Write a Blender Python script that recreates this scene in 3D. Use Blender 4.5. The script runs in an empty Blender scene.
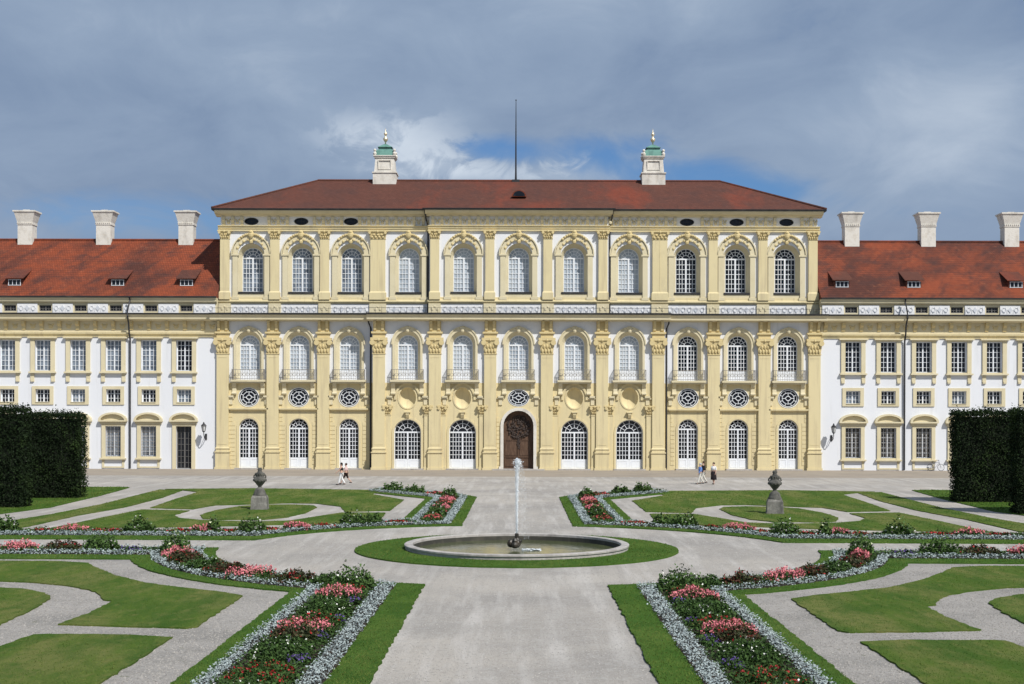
import bpy, bmesh, math, random
import numpy as np
from mathutils import Vector
random.seed(7); rng = np.random.default_rng(11)
C = bpy.context.scene.collection
SC = bpy.context.scene
PI = math.pi
CAM_X, CAM_H, F, VPX, HZ = 0.1, 5.5, 1300.0, 519.5, 415.0
GC = 53.7            # distance of the fountain
SHEAR = 0.025        # the garden plan runs slightly askew of the facade

# ------------------------------------------------------------------ materials
def mat(name, base, rough=0.8, var=(), bump=0.0, bscale=20, spec=0.3, island=0.0, metallic=0.0, coat=None):
    """var: list of (colour, scale, lo, hi, strength, (sx,sy,sz)) - noise-masked colour patches"""
    m = bpy.data.materials.new(name); m.use_nodes = True
    nt = m.node_tree; N = nt.nodes; L = nt.links
    b = N['Principled BSDF']
    b.inputs['Roughness'].default_value = rough
    b.inputs['Specular IOR Level'].default_value = spec
    b.inputs['Metallic'].default_value = metallic
    g = N.new('ShaderNodeNewGeometry')
    col = N.new('ShaderNodeRGB'); col.outputs[0].default_value = (*base, 1); cur = col.outputs[0]
    for (c, sc, lo, hi, st, ax) in var:
        mp = N.new('ShaderNodeMapping'); mp.vector_type = 'TEXTURE'; mp.inputs['Scale'].default_value = tuple(1 / q for q in ax[:3])
        if len(ax) > 3: mp.inputs['Rotation'].default_value = (0, ax[3], 0)
        L.new(g.outputs['Position'], mp.inputs['Vector'])
        nz = N.new('ShaderNodeTexNoise'); nz.inputs['Scale'].default_value = sc
        nz.inputs['Detail'].default_value = 6; nz.inputs['Roughness'].default_value = 0.62
        L.new(mp.outputs[0], nz.inputs['Vector'])
        mr = N.new('ShaderNodeMapRange'); mr.inputs[1].default_value = lo; mr.inputs[2].default_value = hi
        mr.inputs[4].default_value = st
        L.new(nz.outputs['Fac'], mr.inputs[0])
        mx = N.new('ShaderNodeMix'); mx.data_type = 'RGBA'
        L.new(mr.outputs[0], mx.inputs[0]); L.new(cur, mx.inputs[6]); mx.inputs[7].default_value = (*c, 1)
        cur = mx.outputs[2]
    if island:
        hs = N.new('ShaderNodeHueSaturation')
        mr = N.new('ShaderNodeMapRange'); mr.inputs[3].default_value = 1 - island; mr.inputs[4].default_value = 1 + island
        L.new(g.outputs['Random Per Island'], mr.inputs[0]); L.new(mr.outputs[0], hs.inputs['Value'])
        L.new(cur, hs.inputs['Color']); cur = hs.outputs[0]
    L.new(cur, b.inputs['Base Color'])
    if bump:
        nz = N.new('ShaderNodeTexNoise'); nz.inputs['Scale'].default_value = bscale; nz.inputs['Detail'].default_value = 5
        L.new(g.outputs['Position'], nz.inputs['Vector'])
        bp = N.new('ShaderNodeBump'); bp.inputs['Strength'].default_value = bump; bp.inputs['Distance'].default_value = 0.05
        L.new(nz.outputs['Fac'], bp.inputs['Height']); L.new(bp.outputs[0], b.inputs['Normal'])
    return m

U = (1, 1, 1)
M = {}
M['yellow'] = mat('yellow_render', (0.655, 0.562, 0.335), 0.85, [((0.60, 0.505, 0.29), 0.35, .45, .75, .7, (1, 1, .5)), ((0.44, 0.365, 0.235), 1.1, .52, .72, .65, (2.2, 1, .16)), ((0.50, 0.425, 0.27), .5, .55, .72, .5, (1, 1, .8))], .12, 3)
M['cream'] = mat('cream_stone', (0.635, 0.565, 0.385), 0.85, [((0.53, 0.455, 0.275), .8, .45, .75, .6, (1, 1, .6)), ((0.40, 0.34, 0.22), 2.5, .62, .8, .6, U)], .15, 6)
M['ochre'] = mat('ochre_stucco', (0.61, 0.50, 0.265), 0.85, [((0.52, 0.41, 0.21), 2.0, .45, .75, .6, U)], .2, 8)
M['white'] = mat('white_render', (0.70, 0.715, 0.745), 0.9, [((0.62, 0.63, 0.645), .3, .5, .8, .6, (1, 1, .4)), ((0.54, 0.54, 0.53), 1.0, .57, .78, .5, (2.2, 1, .14))], .08, 3)
M['stone'] = mat('weathered_white_stone', (0.66, 0.63, 0.57), 0.9, [((0.28, 0.26, 0.23), 1.1, .52, .72, .6, (1, 1, .5)), ((0.5, 0.44, 0.35), 3, .5, .7, .5, U)], .3, 8)
M['frieze_white'] = mat('white_stucco', (0.74, 0.74, 0.74), 0.9, [((0.60, 0.60, 0.6), 1.5, .5, .75, .5, U)], .1, 8)
M['relief'] = mat('grey_relief_stucco', (0.56, 0.58, 0.62), 0.9, [((0.66, 0.66, 0.68), 2, .5, .75, .5, U)])
M['paint'] = mat('white_painted_wood', (0.74, 0.765, 0.80), 0.5, [((0.63, 0.655, 0.69), 2, .5, .8, .5, U)])
M['glass_dark'] = mat('dark_window_glass', (0.008, 0.010, 0.014), 0.08, [((0.03, 0.037, 0.048), 1.3, .5, .7, .8, U)], .03, 2, spec=.35)
M['glass_mid'] = mat('half_curtained_glass', (0.20, 0.24, 0.29), 0.12, [((0.06, 0.075, 0.1), 1.1, .45, .62, .9, U)], .03, 2, spec=.6)
M['glass_pale'] = mat('curtained_window_glass', (0.44, 0.49, 0.54), 0.15, [((0.26, 0.31, 0.37), .9, .45, .68, .9, U), ((0.52, 0.56, 0.59), .22, .5, .7, .8, U)], .03, 2, spec=.6)
M['wood'] = mat('carved_dark_oak', (0.085, 0.048, 0.03), 0.6, [((0.16, 0.10, 0.065), 3, .45, .7, .8, (4, 1, .6))], .3, 12)
M['wood_dark'] = mat('blackened_oak_carving', (0.035, 0.024, 0.02), 0.6, [((0.09, 0.065, 0.05), 6, .5, .7, .8, U)], .3, 12)
M['greywood'] = mat('dark_grey_door_wood', (0.13, 0.125, 0.12), 0.6)
M['iron'] = mat('dark_iron', (0.03, 0.03, 0.033), 0.5)
M['rail'] = mat('weathered_wrought_iron', (0.24, 0.22, 0.19), 0.6)
M['lead'] = mat('weathered_zinc_gutter', (0.030, 0.030, 0.031), 0.75, [((0.07, 0.07, 0.066), 1.0, .5, .7, .7, U)])
M['copper'] = mat('verdigris_copper', (0.125, 0.27, 0.225), 0.7, [((0.05, 0.115, 0.105), 2, .45, .7, .7, (1, 1, .4))])
M['gold'] = mat('gilded_metal', (0.70, 0.60, 0.42), 0.35, metallic=.6)
M['soil'] = mat('garden_soil', (0.035, 0.026, 0.018), 0.95, [((0.07, 0.05, 0.035), 4, .5, .7, .8, U)], .6, 15)
M['urn'] = mat('lichened_sandstone', (0.13, 0.125, 0.11), 0.9, [((0.045, 0.045, 0.042), 2.2, .45, .65, .85, U), ((0.2, 0.2, 0.17), 6, .55, .75, .6, U)], .5, 12)
M['plinth'] = mat('weathered_plinth_stone', (0.21, 0.20, 0.18), 0.9, [((0.09, 0.088, 0.08), 1.6, .46, .68, .85, (1.6, 1.6, .45)), ((0.44, 0.42, 0.38), 4, .5, .75, .6, U)], .4, 10)
M['rim'] = mat('pool_rim_stone', (0.40, 0.375, 0.35), 0.85, [((0.22, 0.20, 0.185), 1.3, .45, .7, .8, U), ((0.52, 0.5, 0.47), 5, .5, .75, .7, U)], .3, 8)
M['rim_wet'] = mat('wet_pool_wall', (0.05, 0.048, 0.04), 0.6, [((0.10, 0.09, 0.07), 2, .5, .7, .8, U)])
M['rock'] = mat('wet_dark_rock', (0.03, 0.026, 0.02), 0.4, [((0.10, 0.075, 0.05), 3, .5, .7, .8, U)], .6, 8)
M['skin'] = mat('skin', (0.52, 0.32, 0.24), 0.6)

def brickmat(name, base, var, sx, sz):
    """roof tiles: colour patches plus small overlapping courses in the bump"""
    m = mat(name, base, 0.85, var)
    nt = m.node_tree; N = nt.nodes; L = nt.links; b = N['Principled BSDF']
    g = N.new('ShaderNodeNewGeometry'); sp = N.new('ShaderNodeSeparateXYZ'); L.new(g.outputs['Position'], sp.inputs[0])
    cb = N.new('ShaderNodeCombineXYZ')
    ad = N.new('ShaderNodeMath'); ad.operation = 'ADD'; L.new(sp.outputs[0], ad.inputs[0]); L.new(sp.outputs[1], ad.inputs[1])
    L.new(ad.outputs[0], cb.inputs[0]); L.new(sp.outputs[2], cb.inputs[1])
    bt = N.new('ShaderNodeTexBrick'); bt.inputs['Scale'].default_value = 1.0
    bt.inputs['Brick Width'].default_value = sx; bt.inputs['Row Height'].default_value = sz
    bt.inputs['Mortar Size'].default_value = .025; bt.inputs['Color1'].default_value = (1, 1, 1, 1); bt.inputs['Color2'].default_value = (.72, .72, .72, 1)
    bt.inputs['Mortar'].default_value = (.45, .45, .45, 1)
    L.new(cb.outputs[0], bt.inputs['Vector'])
    src = b.inputs['Base Color'].links[0].from_socket
    mx = N.new('ShaderNodeMix'); mx.data_type = 'RGBA'; mx.blend_type = 'MULTIPLY'; mx.inputs[0].default_value = .8
    L.new(src, mx.inputs[6]); L.new(bt.outputs['Color'], mx.inputs[7]); L.new(mx.outputs[2], b.inputs['Base Color'])
    bp = N.new('ShaderNodeBump'); bp.inputs['Strength'].default_value = .5; bp.inputs['Distance'].default_value = .05
    L.new(bt.outputs['Fac'], bp.inputs['Height']); bp.invert = True; L.new(bp.outputs[0], b.inputs['Normal'])
    return m
M['tile_wing'] = brickmat('red_clay_tiles', (0.265, 0.060, 0.024), [((0.075, 0.028, 0.021), .13, .43, .60, .9, (1.5, 1, .55, .75)), ((0.075, 0.032, 0.026), .5, .50, .68, .8, (1.8, 1, .4, .75)), ((0.075, 0.035, 0.03), .9, .5, .72, .7, (.5, 1, 1.5)), ((0.34, 0.12, 0.06), 1.7, .56, .78, .5, U)], .25, .22)
M['tile_main'] = brickmat('brown_red_clay_tiles', (0.128, 0.046, 0.030), [((0.23, 0.050, 0.024), .085, .50, .62, .85, (1.4, .6, .6)), ((0.075, 0.038, 0.032), .45, .48, .75, .7, (1, .5, 1.4)), ((0.20, 0.09, 0.062), 2.0, .55, .8, .5, U)], .25, .18)

def groundmat():
    m = mat('pale_gravel', (0.41, 0.374, 0.328), 0.95,
            [((0.275, 0.257, 0.236), .10, .42, .62, .9, U), ((0.52, 0.49, 0.455), .8, .48, .64, .7, (1.8, .13, 1)), ((0.29, 0.27, 0.245), .28, .48, .66, .7, U), ((0.26, 0.245, 0.225), .9, .54, .72, .5, (2.2, .16, 1)),
             ((0.42, 0.40, 0.37), 3.0, .52, .72, .7, U), ((0.20, 0.188, 0.17), 7, .56, .70, .7, U), ((0.48, 0.46, 0.43), 16, .54, .68, .8, U), ((0.15, 0.14, 0.128), 22, .57, .69, .8, U)], .7, 30)
    return m
M['gravel'] = groundmat()
M['side_gravel'] = mat('grey_path_gravel', (0.335, 0.312, 0.285), 0.95,
            [((0.205, 0.195, 0.178), .35, .42, .65, .85, U), ((0.35, 0.33, 0.31), 2.0, .52, .75, .7, U), ((0.15, 0.142, 0.125), 5, .56, .70, .75, U),
             ((0.42, 0.398, 0.365), 9, .53, .67, .7, U), ((0.12, 0.112, 0.098), 11, .58, .69, .8, U), ((0.09, 0.105, 0.045), 2.4, .62, .70, .6, U)], .9, 26)
M['court'] = mat('brownish_court_paving', (0.305, 0.262, 0.212), 0.95, [((0.235, 0.205, 0.172), .3, .45, .7, .8, U), ((0.30, 0.27, 0.23), 2.2, .55, .75, .6, U)], .4, 14)
def lawnmat(name, base, dark, light, axis):
    m = mat(name, base, 0.9, [(light, .6, .44, .58, .95, axis), (dark, .7, .46, .62, .8, (axis[0], axis[1] * 1.2, 1)), (dark, .9, .5, .72, .7, U), (light, 3.0, .52, .70, .65, (1, .4, 1)), (dark, 5, .52, .70, .65, (1, .5, 1)), (light, 12, .56, .75, .5, U), ((light[0] * 1.35, light[1] * 1.05, light[2]), 1.6, .62, .78, .6, U)], 1.0, 45, spec=.1)
    return m
M['lawn'] = lawnmat('mown_lawn', (0.086, 0.142, 0.021), (0.046, 0.106, 0.014), (0.165, 0.178, 0.052), (1, .25, 1))
M['lawn_edge'] = lawnmat('lush_edging_turf', (0.056, 0.126, 0.017), (0.039, 0.095, 0.012), (0.085, 0.150, 0.024), (.6, .6, 1))
M['blade'] = mat('grass_blades', (0.076, 0.132, 0.019), 0.8, [((0.15, 0.172, 0.046), .5, .42, .60, .8, (1, .25, 1)), ((0.045, 0.09, 0.014), .7, .46, .62, .7, (1, .3, 1)), ((0.13, 0.14, 0.045), 1.6, .56, .74, .7, U)], island=.14, spec=.1)
M['hedge'] = mat('dark_yew_leaves', (0.010, 0.020, 0.006), 0.8, [((0.032, 0.056, 0.013), .55, .50, .72, .8, U)], island=.4, spec=.15)
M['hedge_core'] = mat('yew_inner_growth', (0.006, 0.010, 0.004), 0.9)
M['leaf'] = mat('flower_foliage', (0.036, 0.074, 0.016), 0.7, [((0.05, 0.09, 0.02), 3, .5, .7, .7, U)], island=.5, spec=.2)
M['leaf_bright'] = mat('fresh_green_foliage', (0.050, 0.098, 0.022), 0.7, [((0.085, 0.135, 0.035), 3, .5, .7, .7, U)], island=.45, spec=.2)
M['leaf_red'] = mat('bronze_begonia_foliage', (0.036, 0.046, 0.014), 0.6, [((0.085, 0.020, 0.014), 3.5, .50, .62, .85, U)], island=.5, spec=.25)
M['silver'] = mat('silver_ragwort_leaves', (0.325, 0.375, 0.37), 0.85, [((0.235, 0.285, 0.27), 2.2, .48, .72, .6, U)], island=.22, spec=.15)
M['pink'] = mat('pink_petals', (0.60, 0.175, 0.20), 0.7, [((0.66, 0.28, 0.28), 2, .5, .7, .6, U)], island=.3)
M['red'] = mat('red_petals', (0.33, 0.016, 0.018), 0.6, island=.4)
M['salmon'] = mat('salmon_red_petals', (0.46, 0.085, 0.085), 0.6, island=.35)
M['purple'] = mat('violet_petals', (0.105, 0.065, 0.23), 0.7, island=.4)
M['whiteflower'] = mat('white_petals', (0.72, 0.72, 0.66), 0.7, island=.15)
M['cream_flower'] = mat('pale_yellow_petals', (0.62, 0.66, 0.42), 0.7, island=.2)

def watermat():
    m = mat('murky_pool_water', (0.085, 0.100, 0.042), 0.08, [((0.048, 0.062, 0.026), .5, .45, .65, .8, U), ((0.13, 0.135, 0.065), 1.3, .52, .7, .7, (1, 2, 1))], .25, 3.0, spec=.5)
    return m
M['water'] = watermat()
def spraymat():
    m = bpy.data.materials.new('water_spray'); m.use_nodes = True
    nt = m.node_tree; N = nt.nodes; L = nt.links; b = N['Principled BSDF']
    b.inputs['Base Color'].default_value = (.86, .90, .93, 1); b.inputs['Roughness'].default_value = .35
    b.inputs['Alpha'].default_value = .45
    return m
M['spray'] = spraymat()
M['foam'] = mat('water_foam', (0.75, 0.79, 0.80), 0.5)

# ------------------------------------------------------------------ mesh building
class MB:
    def __init__(s): s.v = []; s.f = []
    def add(s, vs, fs):
        o = len(s.v); s.v += [tuple(p) for p in vs]; s.f += [tuple(i + o for i in f) for f in fs]; return s
    def box(s, x0, x1, y0, y1, z0, z1):
        if x0 > x1: x0, x1 = x1, x0
        if y0 > y1: y0, y1 = y1, y0
        if z0 > z1: z0, z1 = z1, z0
        return s.add([(x0, y0, z0), (x1, y0, z0), (x1, y1, z0), (x0, y1, z0), (x0, y0, z1), (x1, y0, z1), (x1, y1, z1), (x0, y1, z1)],
                     [(0, 3, 2, 1), (4, 5, 6, 7), (0, 1, 5, 4), (1, 2, 6, 5), (2, 3, 7, 6), (3, 0, 4, 7)])
    def frust(s, x0, x1, y0, y1, z0, X0, X1, Y0, Y1, z1):
        return s.add([(x0, y0, z0), (x1, y0, z0), (x1, y1, z0), (x0, y1, z0), (X0, Y0, z1), (X1, Y0, z1), (X1, Y1, z1), (X0, Y1, z1)],
                     [(0, 3, 2, 1), (4, 5, 6, 7), (0, 1, 5, 4), (1, 2, 6, 5), (2, 3, 7, 6), (3, 0, 4, 7)])
    def prism_x(s, prof, x0, x1):
        """profile of (y,z) points swept along x"""
        n = len(prof); v = [(x0, y, z) for y, z in prof] + [(x1, y, z) for y, z in prof]
        f = [(i, i + n, (i + 1) % n + n, (i + 1) % n) for i in range(n)] + [tuple(range(n)), tuple(range(2 * n - 1, n - 1, -1))]
        return s.add(v, f)
    def prism_y(s, poly, y0, y1):
        n = len(poly); v = [(x, y0, z) for x, z in poly] + [(x, y1, z) for x, z in poly]
        f = [(i, (i + 1) % n, (i + 1) % n + n, i + n) for i in range(n)] + [tuple(range(n - 1, -1, -1)), tuple(range(n, 2 * n))]
        return s.add(v, f)
    def lathe(s, prof, n=24, cx=0, cy=0, cz=0, cap=True, sq=None):
        v = []
        for r, z in prof:
            for k in range(n):
                a = 2 * PI * (k + .5) / n
                v.append((cx + r * math.cos(a), cy + r * math.sin(a), cz + z))
        f = []
        for j in range(len(prof) - 1):
            for k in range(n):
                f.append((j * n + k, j * n + (k + 1) % n, (j + 1) * n + (k + 1) % n, (j + 1) * n + k))
        if cap: f.append(tuple(range(n - 1, -1, -1))); f.append(tuple(range((len(prof) - 1) * n, len(prof) * n)))
        return s.add(v, f)
    def ball(s, x, y, z, rx, ry=None, rz=None, n=8, m=5):
        ry = rx if ry is None else ry; rz = rx if rz is None else rz
        v = [(x, y, z - rz)]
        for j in range(1, m):
            t = -PI / 2 + PI * j / m
            for k in range(n):
                a = 2 * PI * k / n; v.append((x + rx * math.cos(t) * math.cos(a), y + ry * math.cos(t) * math.sin(a), z + rz * math.sin(t)))
        v.append((x, y, z + rz)); T = len(v) - 1; f = []
        for k in range(n): f.append((0, 1 + (k + 1) % n, 1 + k))
        for j in range(m - 2):
            for k in range(n): f.append((1 + j * n + k, 1 + j * n + (k + 1) % n, 1 + (j + 1) * n + (k + 1) % n, 1 + (j + 1) * n + k))
        b = 1 + (m - 2) * n
        for k in range(n): f.append((b + k, b + (k + 1) % n, T))
        return s.add(v, f)
    def tube(s, pts, r, n=6):
        rs = r if isinstance(r, (list, tuple)) else [r] * len(pts)
        P = [Vector(p) for p in pts]; v = []
        for i, p in enumerate(P):
            d = (P[min(i + 1, len(P) - 1)] - P[max(i - 1, 0)]).normalized()
            a = d.cross(Vector((0, 0, 1)) if abs(d.z) < .9 else Vector((1, 0, 0))).normalized(); b = d.cross(a)
            for k in range(n):
                t = 2 * PI * k / n; v.append(p + rs[i] * (math.cos(t) * a + math.sin(t) * b))
        f = []
        for i in range(len(P) - 1):
            for k in range(n): f.append((i * n + k, i * n + (k + 1) % n, (i + 1) * n + (k + 1) % n, (i + 1) * n + k))
        f.append(tuple(range(n - 1, -1, -1))); f.append(tuple(range((len(P) - 1) * n, len(P) * n)))
        return s.add(v, f)
    def torus(s, c, R, r, axis='y', n=24, m=6):
        v = []; f = []
        for i in range(n):
            a = 2 * PI * i / n
            for j in range(m):
                t = 2 * PI * j / m; q = R + r * math.cos(t)
                v.append((c[0] + q * math.cos(a), c[1] + r * math.sin(t), c[2] + q * math.sin(a)) if axis == 'y' else (c[0] + q * math.cos(a), c[1] + q * math.sin(a), c[2] + r * math.sin(t)))
        for i in range(n):
            for j in range(m): f.append((i * m + j, ((i + 1) % n) * m + j, ((i + 1) % n) * m + (j + 1) % m, i * m + (j + 1) % m))
        return s.add(v, f)
    def mesh(s, name, m, smooth=False):
        me = bpy.data.meshes.new(name); me.from_pydata(s.v, [], s.f); me.update()
        bm = bmesh.new(); bm.from_mesh(me); bmesh.ops.recalc_face_normals(bm, faces=bm.faces); bm.to_mesh(me); bm.free()
        if smooth: me.polygons.foreach_set('use_smooth', [True] * len(me.polygons))
        me.materials.append(m); return me
    def build(s, name, m, parent=None, loc=(0, 0, 0), smooth=False):
        return place(name, s.mesh(name, m, smooth), parent, loc)

def place(name, me, parent=None, loc=(0, 0, 0)):
    o = bpy.data.objects.new(name, me); C.objects.link(o); o.location = loc
    if parent is not None: o.parent = parent
    return o
def tag(o, label=None, cat=None, group=None, kind=None):
    if label: o['label'] = label
    if cat: o['category'] = cat
    if group: o['group'] = group
    if kind: o['kind'] = kind
    return o
def empty(name, loc, label, cat, group=None):
    o = bpy.data.objects.new(name, None); C.objects.link(o); o.location = loc; o.empty_display_size = .5
    return tag(o, label, cat, group)
def np_mesh(name, verts, k, m):
    """verts: (n*k,3), n separate k-gons"""
    n = len(verts) // k
    me = bpy.data.meshes.new(name)
    me.vertices.add(n * k); me.vertices.foreach_set('co', np.ascontiguousarray(verts, dtype=np.float32).ravel())
    me.loops.add(n * k); me.loops.foreach_set('vertex_index', np.arange(n * k, dtype=np.int32))
    me.polygons.add(n); me.polygons.foreach_set('loop_start', np.arange(0, n * k, k, dtype=np.int32))
    me.update(calc_edges=True); me.materials.append(m); return me
_cache = {}
def cached(key, fn):
    if key not in _cache: _cache[key] = fn()
    return _cache[key]

def arch_pts(hw, zb, zs, rise, n=14):
    p = [(-hw, zb)]
    for i in range(n + 1):
        a = PI - PI * i / n; p.append((hw * math.cos(a), zs + rise * math.sin(a)))
    p.append((hw, zb)); return p
def splay(mb, hf, zsf, rf, hb, zsb, rb, zb, y0, y1):
    a = arch_pts(hf, zb, zsf, rf); b = arch_pts(hb, zb, zsb, rb); n = len(a)
    mb.add([(x, y0, z) for x, z in a] + [(x, y1, z) for x, z in b], [(i, i + 1, n + i + 1, n + i) for i in range(n - 1)])
def arch_band(mb, cx, hi, ho, zb, zs, ri, ro, y0, y1, zs_o=None, zb_o=None):
    a = arch_pts(hi, zb, zs, ri); b = arch_pts(ho, zb if zb_o is None else zb_o, zs if zs_o is None else zs_o, ro); n = len(a)
    v = [(cx + x, y0, z) for x, z in a] + [(cx + x, y0, z) for x, z in b] + [(cx + x, y1, z) for x, z in a] + [(cx + x, y1, z) for x, z in b]
    f = []
    for i in range(n - 1):
        f += [(i, i + 1, n + i + 1, n + i), (2 * n + i, 3 * n + i, 3 * n + i + 1, 2 * n + i + 1), (i, 2 * n + i, 2 * n + i + 1, i + 1), (n + i, n + i + 1, 3 * n + i + 1, 3 * n + i)]
    f += [(0, n, 3 * n, 2 * n), (n - 1, 3 * n - 1, 4 * n - 1, 2 * n - 1)]
    mb.add(v, f)
def oval_band(mb, cx, cz, ax, az, bx, bz, y0, y1, n=28):
    v = []; f = []
    for i in range(n):
        a = 2 * PI * i / n; c, s_ = math.cos(a), math.sin(a)
        v += [(cx + ax * c, y0, cz + az * s_), (cx + bx * c, y0, cz + bz * s_), (cx + bx * c, y1, cz + bz * s_), (cx + ax * c, y1, cz + az * s_)]
    for i in range(n):
        j = (i + 1) % n
        for k in range(4): f.append((i * 4 + k, i * 4 + (k + 1) % 4, j * 4 + (k + 1) % 4, j * 4 + k))
    mb.add(v, f)
def curve_fill(mb, xs, zlo, zhi, y0, y1, lower_curve):
    """vertical strips between two curves with the reveal of the curved side"""
    n = len(xs)
    for i in range(n - 1):
        v = [(xs[i], y0, zlo[i]), (xs[i + 1], y0, zlo[i + 1]), (xs[i + 1], y0, zhi[i + 1]), (xs[i], y0, zhi[i])]
        mb.add(v, [(0, 1, 2, 3)])
        z = zlo if lower_curve else zhi
        mb.add([(xs[i], y0, z[i]), (xs[i + 1], y0, z[i + 1]), (xs[i + 1], y1, z[i + 1]), (xs[i], y1, z[i])], [(0, 1, 2, 3)])
def wall_col(mb, x0, x1, z0, z1, yf, depth, ops):
    """one bay of wall pierced by openings ops = ('arch',cx,hw,zb,zs,rise) | ('oval',cx,hw,zc,hz) | ('rect',cx,hw,zb,zt), bottom to top"""
    z = z0; yb = yf + depth
    for o in ops:
        if o[0] == 'oval': _, cx, hw, zc, hz = o; zb, zt = zc - hz - .05, zc + hz + .05
        elif o[0] == 'arch': _, cx, hw, zb, zs, rise = o; zt = zs + rise + .05
        else: _, cx, hw, zb, zt = o
        if zb > z + 1e-4: mb.box(x0, x1, yf, yb, z, zb)
        mb.box(x0, cx - hw, yf, yb, zb, zt); mb.box(cx + hw, x1, yf, yb, zb, zt)
        n = 16; th = [PI - PI * i / n for i in range(n + 1)]; xs = [cx + hw * math.cos(t) for t in th]
        if o[0] == 'arch': curve_fill(mb, xs, [zs + rise * math.sin(t) for t in th], [zt] * (n + 1), yf, yb, True)
        if o[0] == 'oval':
            curve_fill(mb, xs, [zc + hz * math.sin(t) for t in th], [zt] * (n + 1), yf, yb, True)
            curve_fill(mb, xs, [zb] * (n + 1), [zc - hz * math.sin(t) for t in th], yf, yb, False)
        z = zt
    if z < z1 - 1e-4: mb.box(x0, x1, yf, yb, z, z1)

# ------------------------------------------------------------------ windows
def fan_bars(mb, hw, zs, rise, t, y0, y1, rays=5):
    for i in range(1, rays + 1):
        a = PI * i / (rays + 1); c, s_ = math.cos(a), math.sin(a); px, pz = -s_ * t / 2, c * t / 2
        a0 = .38; p0 = (hw * a0 * c, zs + rise * a0 * s_); p1 = (hw * .97 * c, zs + rise * .97 * s_)
        mb.prism_y([(p0[0] - px, p0[1] - pz), (p0[0] + px, p0[1] + pz), (p1[0] + px, p1[1] + pz), (p1[0] - px, p1[1] - pz)], y0, y1)
    for q in (.36, .68):
        arch_band(mb, 0, hw * q - t / 2, hw * q + t / 2, zs, zs, rise * q - t / 2, rise * q + t / 2, y0 + .004, y1 - .004)
def arch_window_mesh(hw, zb, zs, rise, nx, nz, panel):
    mb = MB(); t = .05
    arch_band(mb, 0, hw - .07, hw + .02, zb, zs, rise - .07, rise + .02, -.06, .06)
    mb.box(-hw + .1, hw - .1, -.055, .055, zs - .08, zs + .07)
    z0 = zb + panel
    if panel:
        mb.box(-hw + .1, -.005, -.04, .03, zb, z0); mb.box(.005, hw - .1, -.04, .03, zb, z0)
        for sx in (-1, 1):
            c = sx * hw * .49; w = hw * .33
            for q in ((c - w, c + w, zb + .12, zb + .17), (c - w, c + w, z0 - .17, z0 - .12), (c - w, c - w + .05, zb + .17, z0 - .17), (c + w - .05, c + w, zb + .17, z0 - .17)):
                mb.box(q[0], q[1], -.06, -.03, q[2], q[3])
    else: mb.box(-hw + .1, hw - .1, -.05, .05, zb, zb + .12)
    mb.box(-.08, .08, -.065, .05, z0, zs - .08)
    for sx in (-1, 1):
        a, b = (.08, hw - .1)
        for i in range(1, nx):
            x = sx * (a + (b - a) * i / nx); mb.box(x - t / 2, x + t / 2, -.03, .03, z0, zs - .08)
        for j in range(1, nz):
            z = z0 + (zs - .08 - z0) * j / nz; mb.box(sx * a, sx * b, -.026, .026, z - t / 2, z + t / 2)
    fan_bars(mb, hw, zs, rise, t, -.03, .03)
    return mb.mesh('window_frame', M['paint'])
def pane_mesh(hw, zb, zs, rise, m):
    mb = MB(); mb.prism_y(arch_pts(hw - .01, zb, zs, rise - .01), .035, .05); return mb.mesh('pane', m)
def arch_window(name, parent, x, y, hw, zb, zs, rise, nx, nz, panel, glass):
    key = (hw, zb, zs, rise, nx, nz, panel)
    w = place(name, cached(('f',) + key, lambda: arch_window_mesh(*key)), parent, (x, y, 0))
    place('pane', cached(('p', glass) + key, lambda: pane_mesh(hw, zb + panel * .9, zs, rise, M[glass])), w)
    return w
def rect_window_mesh(hw, zb, zt, nx, nz, fm='paint'):
    mb = MB(); t = .042
    mb.box(-hw, -hw + .09, -.05, .05, zb, zt); mb.box(hw - .09, hw, -.05, .05, zb, zt)
    mb.box(-hw + .09, hw - .09, -.05, .05, zb, zb + .09); mb.box(-hw + .09, hw - .09, -.05, .05, zt - .09, zt)
    mb.box(-.06, .06, -.06, .05, zb + .09, zt - .09)
    for sx in (-1, 1):
        for i in range(1, nx):
            x = sx * (.06 + (hw - .15) * i / nx); mb.box(x - t / 2, x + t / 2, -.03, .03, zb + .09, zt - .09)
        for j in range(1, nz):
            z = zb + (zt - zb) * j / nz; mb.box(sx * .06, sx * (hw - .09), -.026, .026, z - t / 2, z + t / 2)
    return mb.mesh('window_frame', M[fm])
def rect_window(name, parent, x, y, hw, zb, zt, nx, nz, glass, fm='paint'):
    key = (hw, zb, zt, nx, nz, fm)
    w = place(name, cached(('rf',) + key, lambda: rect_window_mesh(*key)), parent, (x, y, 0))
    def pm():
        mb = MB(); mb.box(-hw + .02, hw - .02, .035, .05, zb + .02, zt - .02); return mb.mesh('pane', M[glass])
    place('pane', cached(('rp', glass) + key, pm), w); return w

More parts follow.
